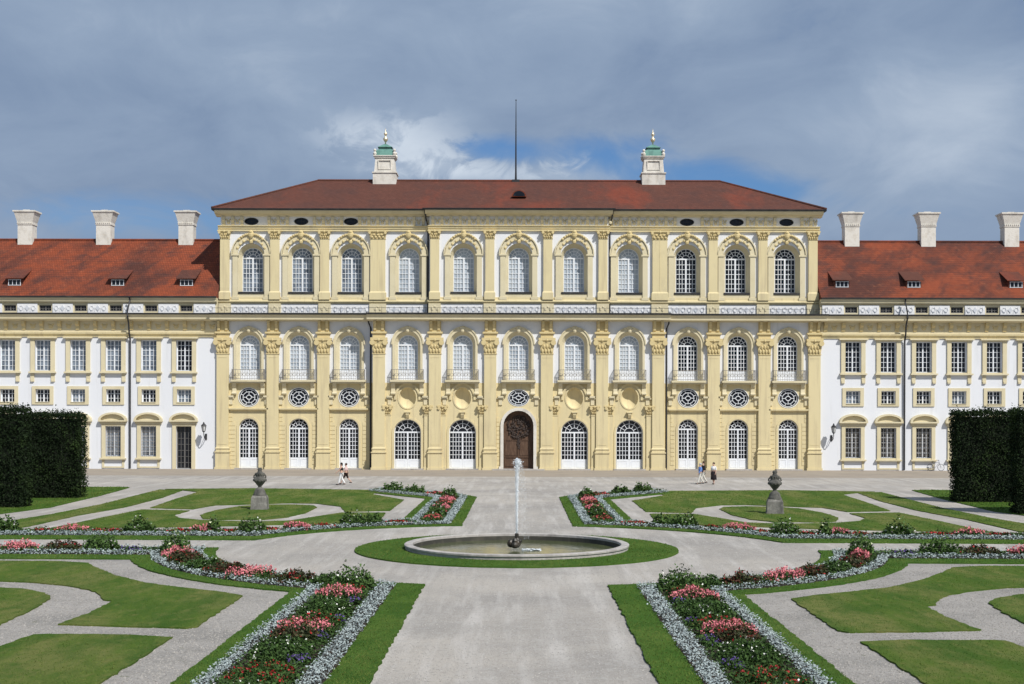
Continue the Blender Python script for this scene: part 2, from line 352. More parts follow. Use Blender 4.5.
# ------------------------------------------------------------------ main block of the palace
FX, FY = 0.0, 130.0
LOOK = {-27: 'pale', -22: 'pale', -17: 'pale'}
main = empty('palace_main_block', (FX, FY, 0), 'tall yellow and white baroque palace block with arched windows and brown hipped roof', 'palace')
PILX = [2.83, 8.35, 13.95, 19.6, 24.68, 29.7]
WINX = [5.6, 11.1, 17.05, 22.1, 27.12]
def yf_low(x): return 0.0 if abs(x) < 14.65 else 0.7
def yf_up(x): return 1.5 if abs(x) < 9.05 else 2.0
lowY, lowW, upW, reveal = MB(), MB(), MB(), MB()
cols = [(-2.83, 2.83, 0)]
for s in (-1, 1):
    for a, b, c in ((2.83, 8.35, 5.6), (8.35, 14.65, 11.1), (14.65, 19.6, 17.05), (19.6, 24.68, 22.1), (24.68, 30.35, 27.12)):
        cols.append((min(s * a, s * b), max(s * a, s * b), s * c))
for x0, x1, cx in cols:
    yf = yf_low(cx); side = abs(cx) > 14.65
    if cx == 0: ops = [('arch', 0, 1.5, .0, 4.43, 1.5), ('oval', 0, 1.02, 7.2, .8)]
    elif side: ops = [('arch', cx, .99, .12, 4.1, 1.0), ('oval', cx, 1.0, 7.24, .93)]
    else: ops = [('arch', cx, 1.35, .12, 3.75, 1.3), ('oval', cx, .86, 7.2, 1.04)]
    wall_col(lowY, x0, x1, 0, 8.7, yf, .7, ops)
    wall_col(lowW, x0, x1, 8.7, 15.4, yf, .7, [('arch', cx, 1.3, 9.0, 12.55, 1.32)])
    # rusticated courses either side of the ground-floor opening
    hw = ops[0][2] + .38; zt = ops[0][4] + .4; z = .5
    while z < 5.7:
        lim = hw if z < zt else hw + .25
        for xa, xb in ((x0 + .62, cx - lim), (cx + lim, x1 - .62)):
            if xb - xa > .15 and (side or cx == 0 or True): lowY.box(xa, xb, yf - .035, yf + .01, z, z + .38)
        z += .43
for x0, x1, cx in [(-2.93, 2.93, 0)] + [(min(s * a, s * b), max(s * a, s * b), s * c) for s in (-1, 1) for a, b, c in ((2.93, 9.05, 5.6), (9.05, 14.3, 11.2), (14.3, 19.7, 17.06), (19.7, 24.75, 22.1), (24.75, 30.3, 27.16))]:
    wall_col(upW, x0, x1, 15.5, 24.1, yf_up(cx), 1.1, [('arch', cx, 1.38, 17.75, 21.45, 1.42)])
def sides(mb, X, y0, y1, z0, z1):
    mb.box(-X, -X + .5, y0, y1, z0, z1); mb.box(X - .5, X, y0, y1, z0, z1)
sides(lowW, 30.35, 1.4, 18, 0, 15.4); lowW.box(-30.35, 30.35, 18, 18.5, 0, 15.4)
sides(upW, 30.3, 3.1, 18, 15.5, 26); upW.box(-30.3, 30.3, 18, 18.5, 15.5, 26)
lowY.box(-14.65, -14.0, .7, 1.4, 0, 8.7); lowY.box(14.0, 14.65, .7, 1.4, 0, 8.7)
tag(lowY.build('wall', M['yellow'], main), 'yellow rusticated ground floor wall'); tag(lowW.build('wall', M['white'], main), 'white first floor wall'); tag(upW.build('wall', M['white'], main), 'white upper storey wall')

def capital(mb, w, h, z0, yf, proj):
    """composite capital, centred on x=0, front shaft face at yf"""
    mb.box(-w / 2 - .05, w / 2 + .05, yf - .05, yf + proj, z0, z0 + .08 * h)
    mb.frust(-w / 2, w / 2, yf, yf + proj, z0 + .08 * h, -w / 2 - .16, w / 2 + .16, yf - .16, yf + proj, z0 + .84 * h)
    mb.box(-w / 2 - .24, w / 2 + .24, yf - .24, yf + proj, z0 + .84 * h, z0 + h)
    for s in (-1, 1):
        mb.tube([(s * (w / 2 + .04), yf - .3, z0 + .70 * h), (s * (w / 2 + .04), yf + .1, z0 + .70 * h)], .2 * h * .8, 10)
    for k in range(4):
        x = -w / 2 + w * (k + .5) / 4
        mb.ball(x, yf - .06, z0 + .22 * h, w * .11, .12, h * .15, 6, 4)
    for k in range(3):
        x = -w / 2 + w * (k + 1) / 4
        mb.ball(x, yf - .1, z0 + .48 * h, w * .1, .13, h * .13, 6, 4)
    mb.ball(0, yf - .2, z0 + .86 * h, .13, .12, .16, 6, 4)
def pil_low(x):
    yf = yf_low(x) - .3; w = 1.2
    def mk():
        mb = MB()
        mb.box(-w / 2, w / 2, 0, .4, 2.25, 11.55)
        mb.frust(-w / 2 - .08, w / 2 + .08, -.08, .4, 2.15, -w / 2, w / 2, 0, .4, 2.25)
        mb.box(-w / 2 - .1, w / 2 + .1, -.1, .4, 2.04, 2.15); mb.box(-w / 2 - .05, w / 2 + .05, -.05, .4, 1.8, 2.04)
        mb.box(-w / 2 - .16, w / 2 + .16, -.16, .4, 1.68, 1.8)
        mb.box(-w / 2 - .1, w / 2 + .1, -.08, .4, .22, 1.68)
        mb.box(-w / 2 - .18, w / 2 + .18, -.16, .4, 0, .22)
        for a, b, c, d in ((-.45, .45, 2.5, 2.56), (-.45, .45, 11.2, 11.26)): mb.box(a, b, -.02, .01, c, d)
        return mb.mesh('pilaster', M['yellow'])
    def cap():
        mb = MB(); capital(mb, w, 1.65, 11.55, 0, .4); return mb.mesh('capital', M['ochre'])
    def ent():
        mb = MB()
        mb.box(-w / 2 - .02, w / 2 + .02, .02, .4, 13.2, 13.62); mb.box(-w / 2 - .16, w / 2 + .16, -.12, .4, 13.62, 13.8)
        mb.box(-w / 2 + .02, w / 2 - .02, .06, .4, 13.8, 14.9)
        for s in (-1, 1):
            mb.prism_x([(.08, 13.85), (-.05, 13.95), (-.1, 14.2), (-.32, 14.55), (-.34, 14.88), (.08, 14.88)], s * .38 - .13, s * .38 + .13)
        return mb.mesh('entablature_block', M['ochre'])
    p = place('pilaster', cached('pl', mk), main, (x, yf, 0)); place('capital', cached('pc', cap), p); place('entablature_block', cached('pe', ent), p)
def pil_up(x, w):
    yf = yf_up(x) - .3
    def mk():
        mb = MB(); mb.box(-w / 2, w / 2, 0, .32, 18.0, 23.3)
        mb.frust(-w / 2 - .1, w / 2 + .1, -.1, .32, 17.85, -w / 2, w / 2, 0, .32, 18.0)
        mb.box(-w / 2 - .1, w / 2 + .1, -.1, .32, 17.15, 17.85)
        if w > 1: mb.box(-.04, .04, -.02, .0, 18.1, 23.2)
        return mb.mesh('pilaster', M['yellow'])
    def cap():
        mb = MB(); capital(mb, w, .86, 23.3, 0, .32); return mb.mesh('capital', M['ochre'])
    p = place('pilaster', cached(('ul', w), mk), main, (x, yf, 0)); place('capital', cached(('uc', w), cap), p)
for s in (-1, 1):
    for x in PILX: pil_low(s * x)
    for x, w in ((2.93, .9), (8.5, .9), (14.3, 1.5), (19.7, .9), (24.75, .9), (29.82, .9)): pil_up(s * x, w)

# main cornice between the storeys and the terrace railing on it
def breaks(mbf, segs):
    for x0, x1, dy in segs: mbf(x0, x1, dy)
SEG_L = [(-30.85, -15.1, .7), (-15.1, 15.1, 0), (15.1, 30.85, .7)]
co, gut = MB(), MB()
for x0, x1, dy in SEG_L:
    co.prism_x([(.1 + dy, 14.86), (-.55 + dy, 14.86), (-.6 + dy, 14.96), (-1.0 + dy, 14.98), (-1.02 + dy, 15.22), (-1.16 + dy, 15.42), (-1.16 + dy, 15.46), (2.3, 15.46), (2.3, 14.86)], x0, x1)
    gut.prism_x([(-1.24 + dy, 15.46), (-1.28 + dy, 15.62), (-1.1 + dy, 15.64), (2.3, 15.66), (2.3, 15.465), (-1.1 + dy, 15.465)], x0 - .05, x1 + .05)
tag(co.build('cornice', M['cream'], main), 'main cornice between the storeys'); tag(gut.build('gutter', M['lead'], main), 'grey gutter on the main cornice')
# soffit brackets seen under the cornice
rl = MB()
for x0, x1, dy in SEG_L:
    y = -1.0 + dy
    rl.box(x0 + .2, x1 - .2, y - .015, y + .015, 16.1, 16.14)
    n = int((x1 - x0) / .62)
    for i in range(n + 1):
        x = x0 + .25 + (x1 - x0 - .5) * i / n; rl.box(x - .014, x + .014, y - .014, y + .014, 15.62, 16.2)
rl.build('terrace_railing', M['lead'], main)

# parapet band at the foot of the upper storey: white panels with stucco relief
def relief_panel(mb, x0, x1, zc, h, y):
    """scrolls, leaf sprays and lozenges standing proud of a panel"""
    n = max(2, round((x1 - x0) / .62)); st = (x1 - x0) / n
    for i in range(n):
        x = x0 + st * (i + .5)
        if i % 3 == 1:
            mb.prism_y([(x, zc - h * .34), (x + h * .26, zc), (x, zc + h * .34), (x - h * .26, zc)], y - .05, y + .01)
        else:
            for s in (-1, 1):
                mb.prism_y([(x + s * .05, zc - h * .36), (x + s * .24, zc - h * .02), (x + s * .1, zc + h * .3), (x + s * .16, zc)], y - .045, y + .01)
            mb.ball(x, y - .02, zc - h * .22, .07, .05, .09, 6, 4)
            mb.ball(x, y - .02, zc + h * .22, .055, .05, .055, 6, 4)
        mb.box(x0 + st * i - .015, x0 + st * i + .015, y - .03, y + .01, zc - h * .4, zc + h * .1)
UPX = [2.93, 8.5, 14.3, 19.7, 24.75, 29.82]
band = MB()
edges = sorted([s * x for s in (-1, 1) for x in UPX])
for a, b in zip(edges[:-1], edges[1:]):
    yf = yf_up((a + b) / 2) - .1; pan, rel = MB(), MB()
    pan.box(a + .6, b - .6, yf + .02, yf + .12, 15.7, 16.72); relief_panel(rel, a + .75, b - .75, 16.22, .95, yf + .02)
    po = pan.build('parapet_panel', M['frieze_white'], main); rel.build('parapet_relief', M['relief'], po)
for x in edges:
    yf = yf_up(x) - .24; w = .62 if abs(abs(x) - 14.3) > .1 else .85; pier = MB()
    pier.box(x - w, x + w, yf, yf + .3, 15.64, 16.748)
    pier.ball(x - .25, yf, 16.2, .16, .07, .2, 6, 4); pier.ball(x + .25, yf, 16.2, .16, .07, .2, 6, 4); pier.ball(x, yf, 16.45, .09, .06, .09, 6, 4)
    pier.build('parapet_pier', M['cream'], main)
for x0, x1, dy in ((-30.55, -9.2, .5), (-9.2, 9.2, 0), (9.2, 30.55, .5)):
    band.prism_x([(1.55 + dy, 16.75), (1.33 + dy, 16.75), (1.3 + dy, 16.84), (1.2 + dy, 16.92), (1.2 + dy, 17.04), (1.3 + dy, 17.14), (1.55 + dy, 17.14)], x0, x1)
    band.box(x0 + .15, x1 - .15, 1.36 + dy, 1.56 + dy, 17.14, 17.4)
tag(band.build('moulding', M['yellow'], main), 'moulding above the parapet panels')

# upper entablature: architrave, frieze with stucco, cornice
arc, frz, orn, eav, gut2 = MB(), MB(), MB(), MB(), MB()
ovals_up = [s * x for s in (-1, 1) for x in (17.06, 22.1, 27.16)]
for x0, x1, dy in ((-30.5, -9.2, .5), (-9.2, 9.2, 0), (9.2, 30.5, .5)):
    y = 1.5 + dy
    arc.prism_x([(y + .6, 24.1), (y - .22, 24.1), (y - .22, 24.3), (y - .3, 24.34), (y - .3, 24.5), (y - .42, 24.58), (y - .42, 24.64), (y + .6, 24.64)], x0, x1)
    eav.prism_x([(y + .6, 25.6), (y - .2, 25.6), (y - .3, 25.72), (y - .7, 25.78), (y - .95, 26.02), (y - .95, 26.1), (y + .6, 26.1)], x0 - .25, x1 + .25)
    gut2.prism_x([(y - 1.05, 26.1), (y - 1.12, 26.26), (y - .95, 26.3), (y + .5, 26.3), (y + .5, 26.105)], x0 - .5, x1 + .5)
for x0, x1, dy in ((-30.3, -9.05, .5), (-9.05, 9.05, 0), (9.05, 30.3, .5)):
    y = 1.5 + dy; holes = sorted(v for v in ovals_up if x0 < v < x1)
    cuts = [x0] + [(a + b) / 2 for a, b in zip(holes[:-1], holes[1:])] + [x1]
    if holes:
        for i, h in enumerate(holes): wall_col(frz, cuts[i], cuts[i + 1], 24.64, 25.6, y, .5, [('oval', h, .68, 25.1, .33)])
    else: frz.box(x0, x1, y, y + .5, 24.64, 25.6)
    x = x0 + .35
    while x < x1 - .2:
        if all(abs(x - h) > .9 for h in holes):
            orn = MB(); orn.prism_x([(y + .02, 24.7), (y - .1, 24.76), (y - .12, 24.95), (y - .3, 25.2), (y - .32, 25.56), (y + .02, 25.56)], x - .14, x + .14)
            if all(abs(x + .46 - h) > .95 for h in holes):
                orn.ball(x + .46, y - .02, 25.0, .17, .1, .2, 6, 4); orn.ball(x + .33, y - .02, 25.25, .1, .08, .1, 6, 4); orn.ball(x + .6, y - .02, 25.25, .1, .08, .1, 6, 4)
            orn.build('frieze_bracket', M['cream'], main)
        x += .92
tag(arc.build('architrave', M['yellow'], main), 'upper architrave'); tag(frz.build('frieze', M['frieze_white'], main), 'white frieze under the eaves'); tag(eav.build('cornice', M['cream'], main), 'eaves cornice'); tag(gut2.build('gutter', M['lead'], main), 'dark eaves gutter')
for x in ovals_up:
    mb = MB(); oval_band(mb, 0, 25.1, .65, .31, .72, .37, -.03, .1)
    for k in (-.33, 0, .33): mb.box(k - .014, k + .014, .17, .2, 24.78, 25.42)
    mb.box(-.69, .69, .172, .198, 25.085, 25.115)
    w = mb.build('oval_attic_window', M['lead'], main, (x, 2.0, 0))
    p = MB(); p.prism_y([(.71 * math.cos(2 * PI * i / 24), 25.1 + .35 * math.sin(2 * PI * i / 24)) for i in range(24)], .21, .25); p.build('pane', M['glass_dark'], w)

# windows and their surrounds
def surround_up():
    mb = MB()
    splay(mb, 1.37, 21.45, 1.41, 1.04, 21.45, 1.04, 17.76, -.02, .81)
    arch_band(mb, 0, 1.36, 1.87, 17.4, 21.72, 1.5, 1.98, -.2, .02)
    mb.box(-1.36, 1.36, -.08, .02, 17.14, 17.74)
    for s in (-1, 1): mb.box(s * 1.22, s * 2.0, -.28, .02, 21.6, 21.76); mb.box(s * 1.22, s * 1.98, -.26, .02, 17.14, 17.42)
    arch_band(mb, 0, 1.9, 2.02, 21.76, 21.76, 2.0, 2.1, -.3, .02)
    return mb.mesh('window_surround', M['cream'])
def crest_up():
    mb = MB()
    mb.ball(0, -.3, 23.75, .3, .2, .42, 8, 6); mb.ball(0, -.4, 24.0, .17, .14, .17, 8, 5)
    for s in (-1, 1):
        for k in range(5): mb.ball(s * (.3 + .22 * k), -.28, 23.74 - .05 * k * k * .6, .17, .12, .12, 6, 4)
        for k in range(4):
            a = PI / 2 + s * (.2 + .3 * k); mb.ball(1.55 * math.cos(a), -.2, 21.65 + 1.6 * math.sin(a), .14, .1, .14, 6, 4)
    mb.ball(0, -.16, 23.05, .22, .14, .24, 6, 4)
    return mb.mesh('keystone_ornament', M['ochre'])
def sill_mesh(hw, z, h, y0, y1, m):
    mb = MB(); mb.box(-hw, hw, y0, y1, z, z + h); return mb.mesh('window_sill', m)
up_glass = {-27: 'glass_mid', -22: 'glass_mid', -17: 'glass_mid', 17: 'glass_dark', 22: 'glass_dark', 27: 'glass_dark'}
for x in [0] + [s * v for s in (-1, 1) for v in (5.6, 11.2, 17.06, 22.1, 27.16)]:
    yf = yf_up(x)
    w = arch_window('arched_window', main, x, yf + .85, 1.06, 17.95, 21.45, 1.06, 3, 7, 0, up_glass.get(int(x), 'glass_pale'))
    place('window_surround', cached('su', surround_up), w, (0, -.85, 0)); place('keystone_ornament', cached('cu', crest_up), w, (0, -.85, 0))
    place('window_sill', cached('siu', lambda: sill_mesh(1.3, 17.745, .2, -1.0, -.07, M['lead'])), w)
def surround_low():
    mb = MB()
    splay(mb, 1.29, 12.55, 1.31, .98, 12.5, .98, 9.0, -.02, .57)
    arch_band(mb, 0, 1.28, 1.5, 9.0, 12.6, 1.3, 1.6, -.16, .02)
    arch_band(mb, 0, 1.5, 1.62, 12.55, 12.6, 1.62, 1.74, -.24, .02)
    mb.ball(0, -.14, 14.2, .34, .16, .2, 8, 5); mb.ball(0, -.2, 13.95, .2, .14, .26, 8, 5)
    for s in (-1, 1): mb.ball(s * .45, -.14, 14.12, .2, .12, .12, 6, 4)
    return mb.mesh('window_surround', M['cream'])
def balcony():
    mb = MB(); mb.box(-1.72, 1.72, -.62, .0, 8.78, 8.98); mb.box(-1.6, 1.6, -.5, .0, 8.62, 8.78)
    return mb.mesh('balcony_slab', M['cream'])
def balcony_rail():
    mb = MB()
    for z in (9.06, 9.98): mb.box(-1.6, 1.6, -.58, -.54, z, z + .05); mb.box(-1.62, -1.58, -.54, -.02, z, z + .05); mb.box(1.58, 1.62, -.54, -.02, z, z + .05)
    n = 18
    for i in range(n + 1):
        x = -1.58 + 3.16 * i / n; mb.box(x - .014, x + .014, -.575, -.545, 8.98, 9.98)
    for i in range(0, n, 2):
        x = -1.58 + 3.16 * (i + 1) / n; mb.torus((x, -.56, 9.5), .15, .016, 'y', 12, 4)
    for s in (-1, 1):
        for k in range(4): mb.box(s * 1.6 - .014, s * 1.6 + .014, -.5 + .13 * k - .014, -.5 + .13 * k + .014, 8.98, 9.98)
    return mb.mesh('balcony_railing', M['rail'])
def consoles(s):
    mb = MB()
    if 1:
        mb.prism_x([(.02, 7.55), (-.1, 7.5), (-.22, 7.62), (-.16, 7.9), (-.14, 8.15), (-.3, 8.35), (-.42, 8.62), (.02, 8.62)], s * 1.42 - .2, s * 1.42 + .2)
        mb.tube([(s * 1.42 - .23, -.2, 7.62), (s * 1.42 + .23, -.2, 7.62)], .14, 8)
        mb.box(s * 1.42 - .05, s * 1.42 + .75 * s, -.2, .02, 7.08, 7.22)
        mb.box(s * 1.5, s * 2.05, -.3, .02, 7.22, 7.4)
        mb.box(s * 1.62, s * 1.98, -.12, .02, 6.5, 7.08)
    return mb.mesh('balcony_bracket', M['cream'])
for x in [0] + [s * v for s in (-1, 1) for v in WINX]:
    yf = yf_low(x); side = abs(x) > 14.65
    g = 'glass_dark' if x > 14 else 'glass_pale'
    w = arch_window('arched_window', main, x, yf + .6, 1.0, 9.0, 12.5, 1.0, 3, 6, .95, g)
    place('window_surround', cached('sl', surround_low), w, (0, -.6, 0))
    place('balcony_slab', cached('bs', balcony), w, (0, -.6, 0)); place('balcony_railing', cached('br', balcony_rail), w, (0, -.6, 0)); [place('balcony_bracket', cached(('bb', q), lambda: consoles(q)), w, (0, -.6, 0)) for q in (-1, 1)]
    if x == 0: continue
    if side:
        d = arch_window('french_door', main, x, yf + .3, .98, .12, 4.1, .99, 3, 7, 1.05, 'glass_dark')
        def ssur():
            mb = MB(); arch_band(mb, 0, 1.0, 1.22, .0, 4.1, 1.01, 1.24, -.06, .02); return mb.mesh('door_surround', M['yellow'])
        place('door_surround', cached('ds', ssur), d, (0, -.3, 0))
        def stp():
            mb = MB(); mb.box(-1.3, 1.3, -.75, .0, 0, .13); return mb.mesh('doorstep', M['rim'])
        place('doorstep', cached('dst', stp), d, (0, -.3, 0))
    else:
        d = arch_window('french_door', main, x, yf + .35, 1.34, .12, 3.75, 1.29, 4, 6, .95, 'glass_dark')
        def csur():
            mb = MB(); arch_band(mb, 0, 1.36, 1.55, .0, 3.75, 1.31, 1.5, -.06, .02)
            mb.prism_x([(.0, 5.15), (-.14, 5.2), (-.3, 5.5), (-.32, 5.72), (.0, 5.72)], -.16, .16); mb.box(-.3, .3, -.38, .0, 5.72, 5.82)
            return mb.mesh('door_surround', M['yellow'])
        place('door_surround', cached('dc', csur), d, (0, -.35, 0))
        def stp2():
            mb = MB(); mb.box(-1.6, 1.6, -.5, .0, 0, .13); return mb.mesh('doorstep', M['rim'])
        place('doorstep', cached('dst2', stp2), d, (0, -.35, 0))
        # small flanking pilasters
        for s in (-1, 1):
            def sp():
                mb = MB(); mb.box(-.32, .32, 0, .15, .3, 5.5); mb.box(-.38, .38, -.05, .15, 0, .3); mb.box(-.36, .36, -.04, .15, 5.42, 5.52); return mb.mesh('small_pilaster', M['yellow'])
            def sc():
                mb = MB(); capital(mb, .6, .92, 5.52, 0, .15); return mb.mesh('capital', M['ochre'])
            p = place('small_pilaster', cached('sp', sp), main, (x + s * 2.0, -.13, 0)); place('capital', cached('sc', sc), p)

def mould():
    mb = MB(); mb.box(-2.0, 2.0, -.3, .02, 6.0, 6.14); mb.prism_x([(.02, 5.86), (-.1, 5.86), (-.24, 6.0), (.02, 6.0)], -1.9, 1.9); return mb.mesh('moulding', M['yellow'])
def oval_ring(ax, az, ext):
    def f():
        mb = MB(); oval_band(mb, 0, 7.22, ax, az, ax + .06, az + .06, -.04, .02); return mb.mesh('oval_surround', M['paint'])
    return f
def grille(ax, az):
    def f():
        mb = MB(); t = .026
        for q in (.88, .6): oval_band(mb, 0, 7.22, ax * q - t, az * q - t, ax * q + t, az * q + t, .06, .1)
        pts = [(ax * .3, 0), (ax * .12, az * .22), (-ax * .12, az * .22), (-ax * .3, 0), (-ax * .12, -az * .22), (ax * .12, -az * .22)]
        for a, b in zip(pts, pts[1:] + pts[:1]): mb.tube([(a[0], .08, 7.22 + a[1]), (b[0], .08, 7.22 + b[1])], .04, 5)
        for k in range(8):
            a = 2 * PI * (k + .5) / 8; c, s_ = math.cos(a), math.sin(a)
            mb.tube([(ax * .64 * c, .08, 7.22 + az * .64 * s_), (ax * .88 * c, .08, 7.22 + az * .88 * s_)], .035, 5)
        for k in range(4):
            a = 2 * PI * k / 4; c, s_ = math.cos(a), math.sin(a)
            mb.tube([(ax * .3 * c, .08, 7.22 + az * .24 * s_), (ax * .6 * c, .08, 7.22 + az * .6 * s_)], .035, 5)
        return mb.mesh('white_grille', M['paint'])
    return f
def oval_pane(ax, az):
    def f():
        mb = MB(); mb.prism_y([(ax * math.cos(2 * PI * i / 28), 7.22 + az * math.sin(2 * PI * i / 28)) for i in range(28)], .2, .25); return mb.mesh('pane', M['glass_dark'])
    return f
def niche_mesh():
    mb = MB(); n, m_ = 28, 7; v = []; f = []
    for j in range(m_ + 1):
        t = (PI / 2) * j / m_
        for i in range(n):
            a = 2 * PI * i / n; v.append((.87 * math.cos(t) * math.cos(a), .0 + .62 * math.sin(t), 7.2 + 1.05 * math.cos(t) * math.sin(a)))
    for j in range(m_):
        for i in range(n): f.append((j * n + i, j * n + (i + 1) % n, (j + 1) * n + (i + 1) % n, (j + 1) * n + i))
    mb.add(v, f); return mb.mesh('niche', M['yellow'], True)
def niche_ring():
    mb = MB(); oval_band(mb, 0, 7.2, .86, 1.04, .98, 1.16, -.05, .02); arch_band(mb, 0, 1.1, 1.32, 7.0, 7.22, 1.26, 1.46, -.14, .02); return mb.mesh('niche_surround', M['yellow'])
for x in [0] + [s * v for s in (-1, 1) for v in WINX]:
    yf = yf_low(x); side = abs(x) > 14.65
    if side or x == 0:
        ax, az = (1.0, .93) if side else (1.02, .8)
        w = place('oval_window', cached(('g', ax), grille(ax, az)), main, (x, yf + .02, 0))
        place('oval_surround', cached(('or', ax), oval_ring(ax, az, 0)), w, (0, -.02, 0)); place('pane', cached(('op', ax), oval_pane(ax, az)), w)
        if side: place('moulding', cached('mo', mould), main, (x, yf, 0))
    else:
        nch = place('niche', cached('ni', niche_mesh), main, (x, yf + .002, 0)); place('niche_surround', cached('nr', niche_ring), nch, (0, -.002, 0))

# central portal
por = MB()
arch_band(por, 0, 1.5, 1.8, 0, 4.43, 1.5, 1.8, -.18, .3)
for s in (-1, 1): por.box(s * 1.5, s * 1.95, -.22, .0, 0, .35)
portal = tag(por.build('portal_frame', M['stone'], main), 'pale stone arch around the central door')
dr = MB(); dr.prism_y(arch_pts(1.49, .12, 4.43, 1.49), .5, .58)
for s in (-1, 1):
    for z0, z1 in ((.35, 1.25), (1.45, 3.0)):
        for q in ((.12, 1.35, z0, z0 + .07), (.12, 1.35, z1 - .07, z1), (.12, .19, z0 + .07, z1 - .07), (1.28, 1.35, z0 + .07, z1 - .07)): dr.box(s * q[0], s * q[1], .45, .5, q[2], q[3])
dr.box(-.05, .05, .42, .5, .12, 3.3); dr.box(-1.49, 1.49, .44, .5, 1.3, 1.4)
door = tag(dr.build('portal_door', M['wood'], main), 'carved dark oak double door')
cv = MB(); R_ = random.Random(3)
for k in range(150):
    a = R_.uniform(0, 2 * PI); q = R_.random() ** .5
    x, z = 1.2 * q * math.cos(a), 4.3 + 1.15 * q * math.sin(a)
    cv.ball(x, .47 - R_.random() * .05, z, R_.uniform(.06, .17), .09, R_.uniform(.06, .17), 6, 4)
for k in range(24): cv.ball(R_.uniform(-.16, .16) * (1 - k / 40), .47, 3.4 - k * .055, .12, .09, .12, 6, 4)
cv.build('carved_ornament', M['wood_dark'], door)
st = MB(); st.box(-2.6, 2.6, -1.1, .45, 0, .12); st.build('doorstep', M['rim'], main)
pl = MB()   # plinth course
for x0, x1, y in ((-30.15, -14.7, .66), (14.7, 30.15, .66)): pass

# roof with turrets, dormer and mast
rf = MB(); EX, EY0, EY1, RX, RY, RZ, EZ = 31.0, 1.1, 19.5, 21.6, 9.6, 30.62, 26.3
rf.add([(-EX, EY0, EZ), (EX, EY0, EZ), (EX, EY1, EZ), (-EX, EY1, EZ), (-RX, RY, RZ), (RX, RY, RZ), (-EX, EY0, EZ - .06), (EX, EY0, EZ - .06), (EX, EY1, EZ - .06), (-EX, EY1, EZ - .06)],
       [(0, 1, 5, 4), (1, 2, 5), (2, 3, 4, 5), (3, 0, 4), (6, 7, 1, 0), (7, 8, 2, 1), (8, 9, 3, 2), (9, 6, 0, 3), (6, 9, 8, 7)])
roof = tag(rf.build('roof', M['tile_main'], main), 'low hipped roof of mottled brown and red tiles')
rd = MB(); rd.tube([(-RX, RY, RZ), (RX, RY, RZ)], .16, 6)
for s in (-1, 1): rd.tube([(s * RX, RY, RZ), (s * EX, EY0, EZ + .05)], .13, 6)
rd.build('ridge_tiles', M['tile_main'], roof)
for s in (-1, 1):
    t = MB()
    t.box(-1.42, 1.42, -1.25, 1.25, -1.2, 1.0); t.box(-1.52, 1.52, -1.35, 1.35, 1.0, 1.16)
    t.frust(-1.28, 1.28, -1.1, 1.1, 1.16, -1.14, 1.14, -.98, .98, 3.1); t.box(-1.28, 1.28, -1.12, 1.12, 3.1, 3.3); t.box(-1.38, 1.38, -1.22, 1.22, 3.3, 3.42)
    for q in ((-.8, .8, 1.5, 1.58), (-.8, .8, 2.7, 2.78), (-.8, -.72, 1.58, 2.7), (.72, .8, 1.58, 2.7)): t.box(q[0], q[1], -1.15, -1.0, q[2], q[3])
    for a in (-1, 1):
        for b in (-1, 1):
            t.lathe([(.1, 0), (.2, .08), (.24, .3), (.1, .5), (.17, .62), (.19, .75), (.08, .9)], 8, a * 1.2, b * 1.02, 3.42)
    tu = t.build('chimney_turret', M['stone'], roof, (s * 14.35, RY, RZ - .15)); tu.scale = (.87, .87, .79)
    c = MB()
    prof = [(1.25, 3.42), (1.2, 3.7), (1.08, 4.05), (.85, 4.3), (.8, 4.34)]
    for (r0, z0), (r1, z1) in zip(prof[:-1], prof[1:]): c.frust(-r0, r0, -r0 * .85, r0 * .85, z0, -r1, r1, -r1 * .85, r1 * .85, z1)
    c.box(-.72, .72, -.62, .62, 4.34, 4.62); c.frust(-.9, .9, -.8, .8, 4.62, -.78, .78, -.7, .7, 4.7); c.frust(-.78, .78, -.7, .7, 4.7, -.15, .15, -.15, .15, 5.15)
    c.build('copper_cap', M['copper'], tu)
    g = MB(); g.lathe([(.08, 5.1), (.08, 5.45), (.16, 5.5), (.3, 5.75), (.3, 5.95), (.12, 6.15), (.1, 6.3), (.2, 6.45), (.22, 6.6), (.1, 6.8), (.03, 7.0), (.02, 7.35)], 10)
    g.build('gilded_finial', M['gold'], tu, smooth=True)
ma = MB(); ma.lathe([(.16, -1), (.1, 1.0), (.07, 5), (.035, 8.5), (.03, 8.6), (.08, 8.65), (.02, 8.8)], 8); ma.box(-.4, .4, -.3, .3, -.4, .12)
ma.build('lightning_mast', M['iron'], roof, (-.35, RY, RZ))
dm = MB(); yb = 3.9
dm.prism_y(arch_pts(.75, 28.0, 28.05, .62), yb, yb + 1.6); dmo = dm.build('dormer', M['tile_wing'], roof)
dg = MB(); dg.prism_y(arch_pts(.6, 28.06, 28.08, .5), yb - .03, yb + .02); dg.build('pane', M['glass_dark'], dmo)
dp = MB()
for s in (-1, 1):
    dp.tube([(s * 15.1, -.75, 15.5), (s * 15.0, -.1, 14.7), (s * 14.85, .52, 14.2), (s * 14.85, .52, .05)], .085, 8)
    dp.tube([(s * 9.5, .9, 26.2), (s * 9.4, 1.3, 25.4), (s * 9.2, 1.86, 24.6), (s * 9.2, 1.86, 15.7)], .08, 8)
dpo = dp
for s in (-1, 1):
    d1 = MB(); d1.tube([(s * 15.1, -.45, 15.5), (s * 15.0, -.1, 14.7), (s * 14.85, .5, 14.2), (s * 14.85, .5, .05)], .085, 8); d1.build('downpipe', M['iron'], main)
    d2 = MB(); d2.tube([(s * 9.5, .9, 26.2), (s * 9.4, 1.3, 25.4), (s * 9.22, 1.86, 24.6), (s * 9.22, 1.86, 15.7)], .08, 8); d2.build('downpipe', M['iron'], main)

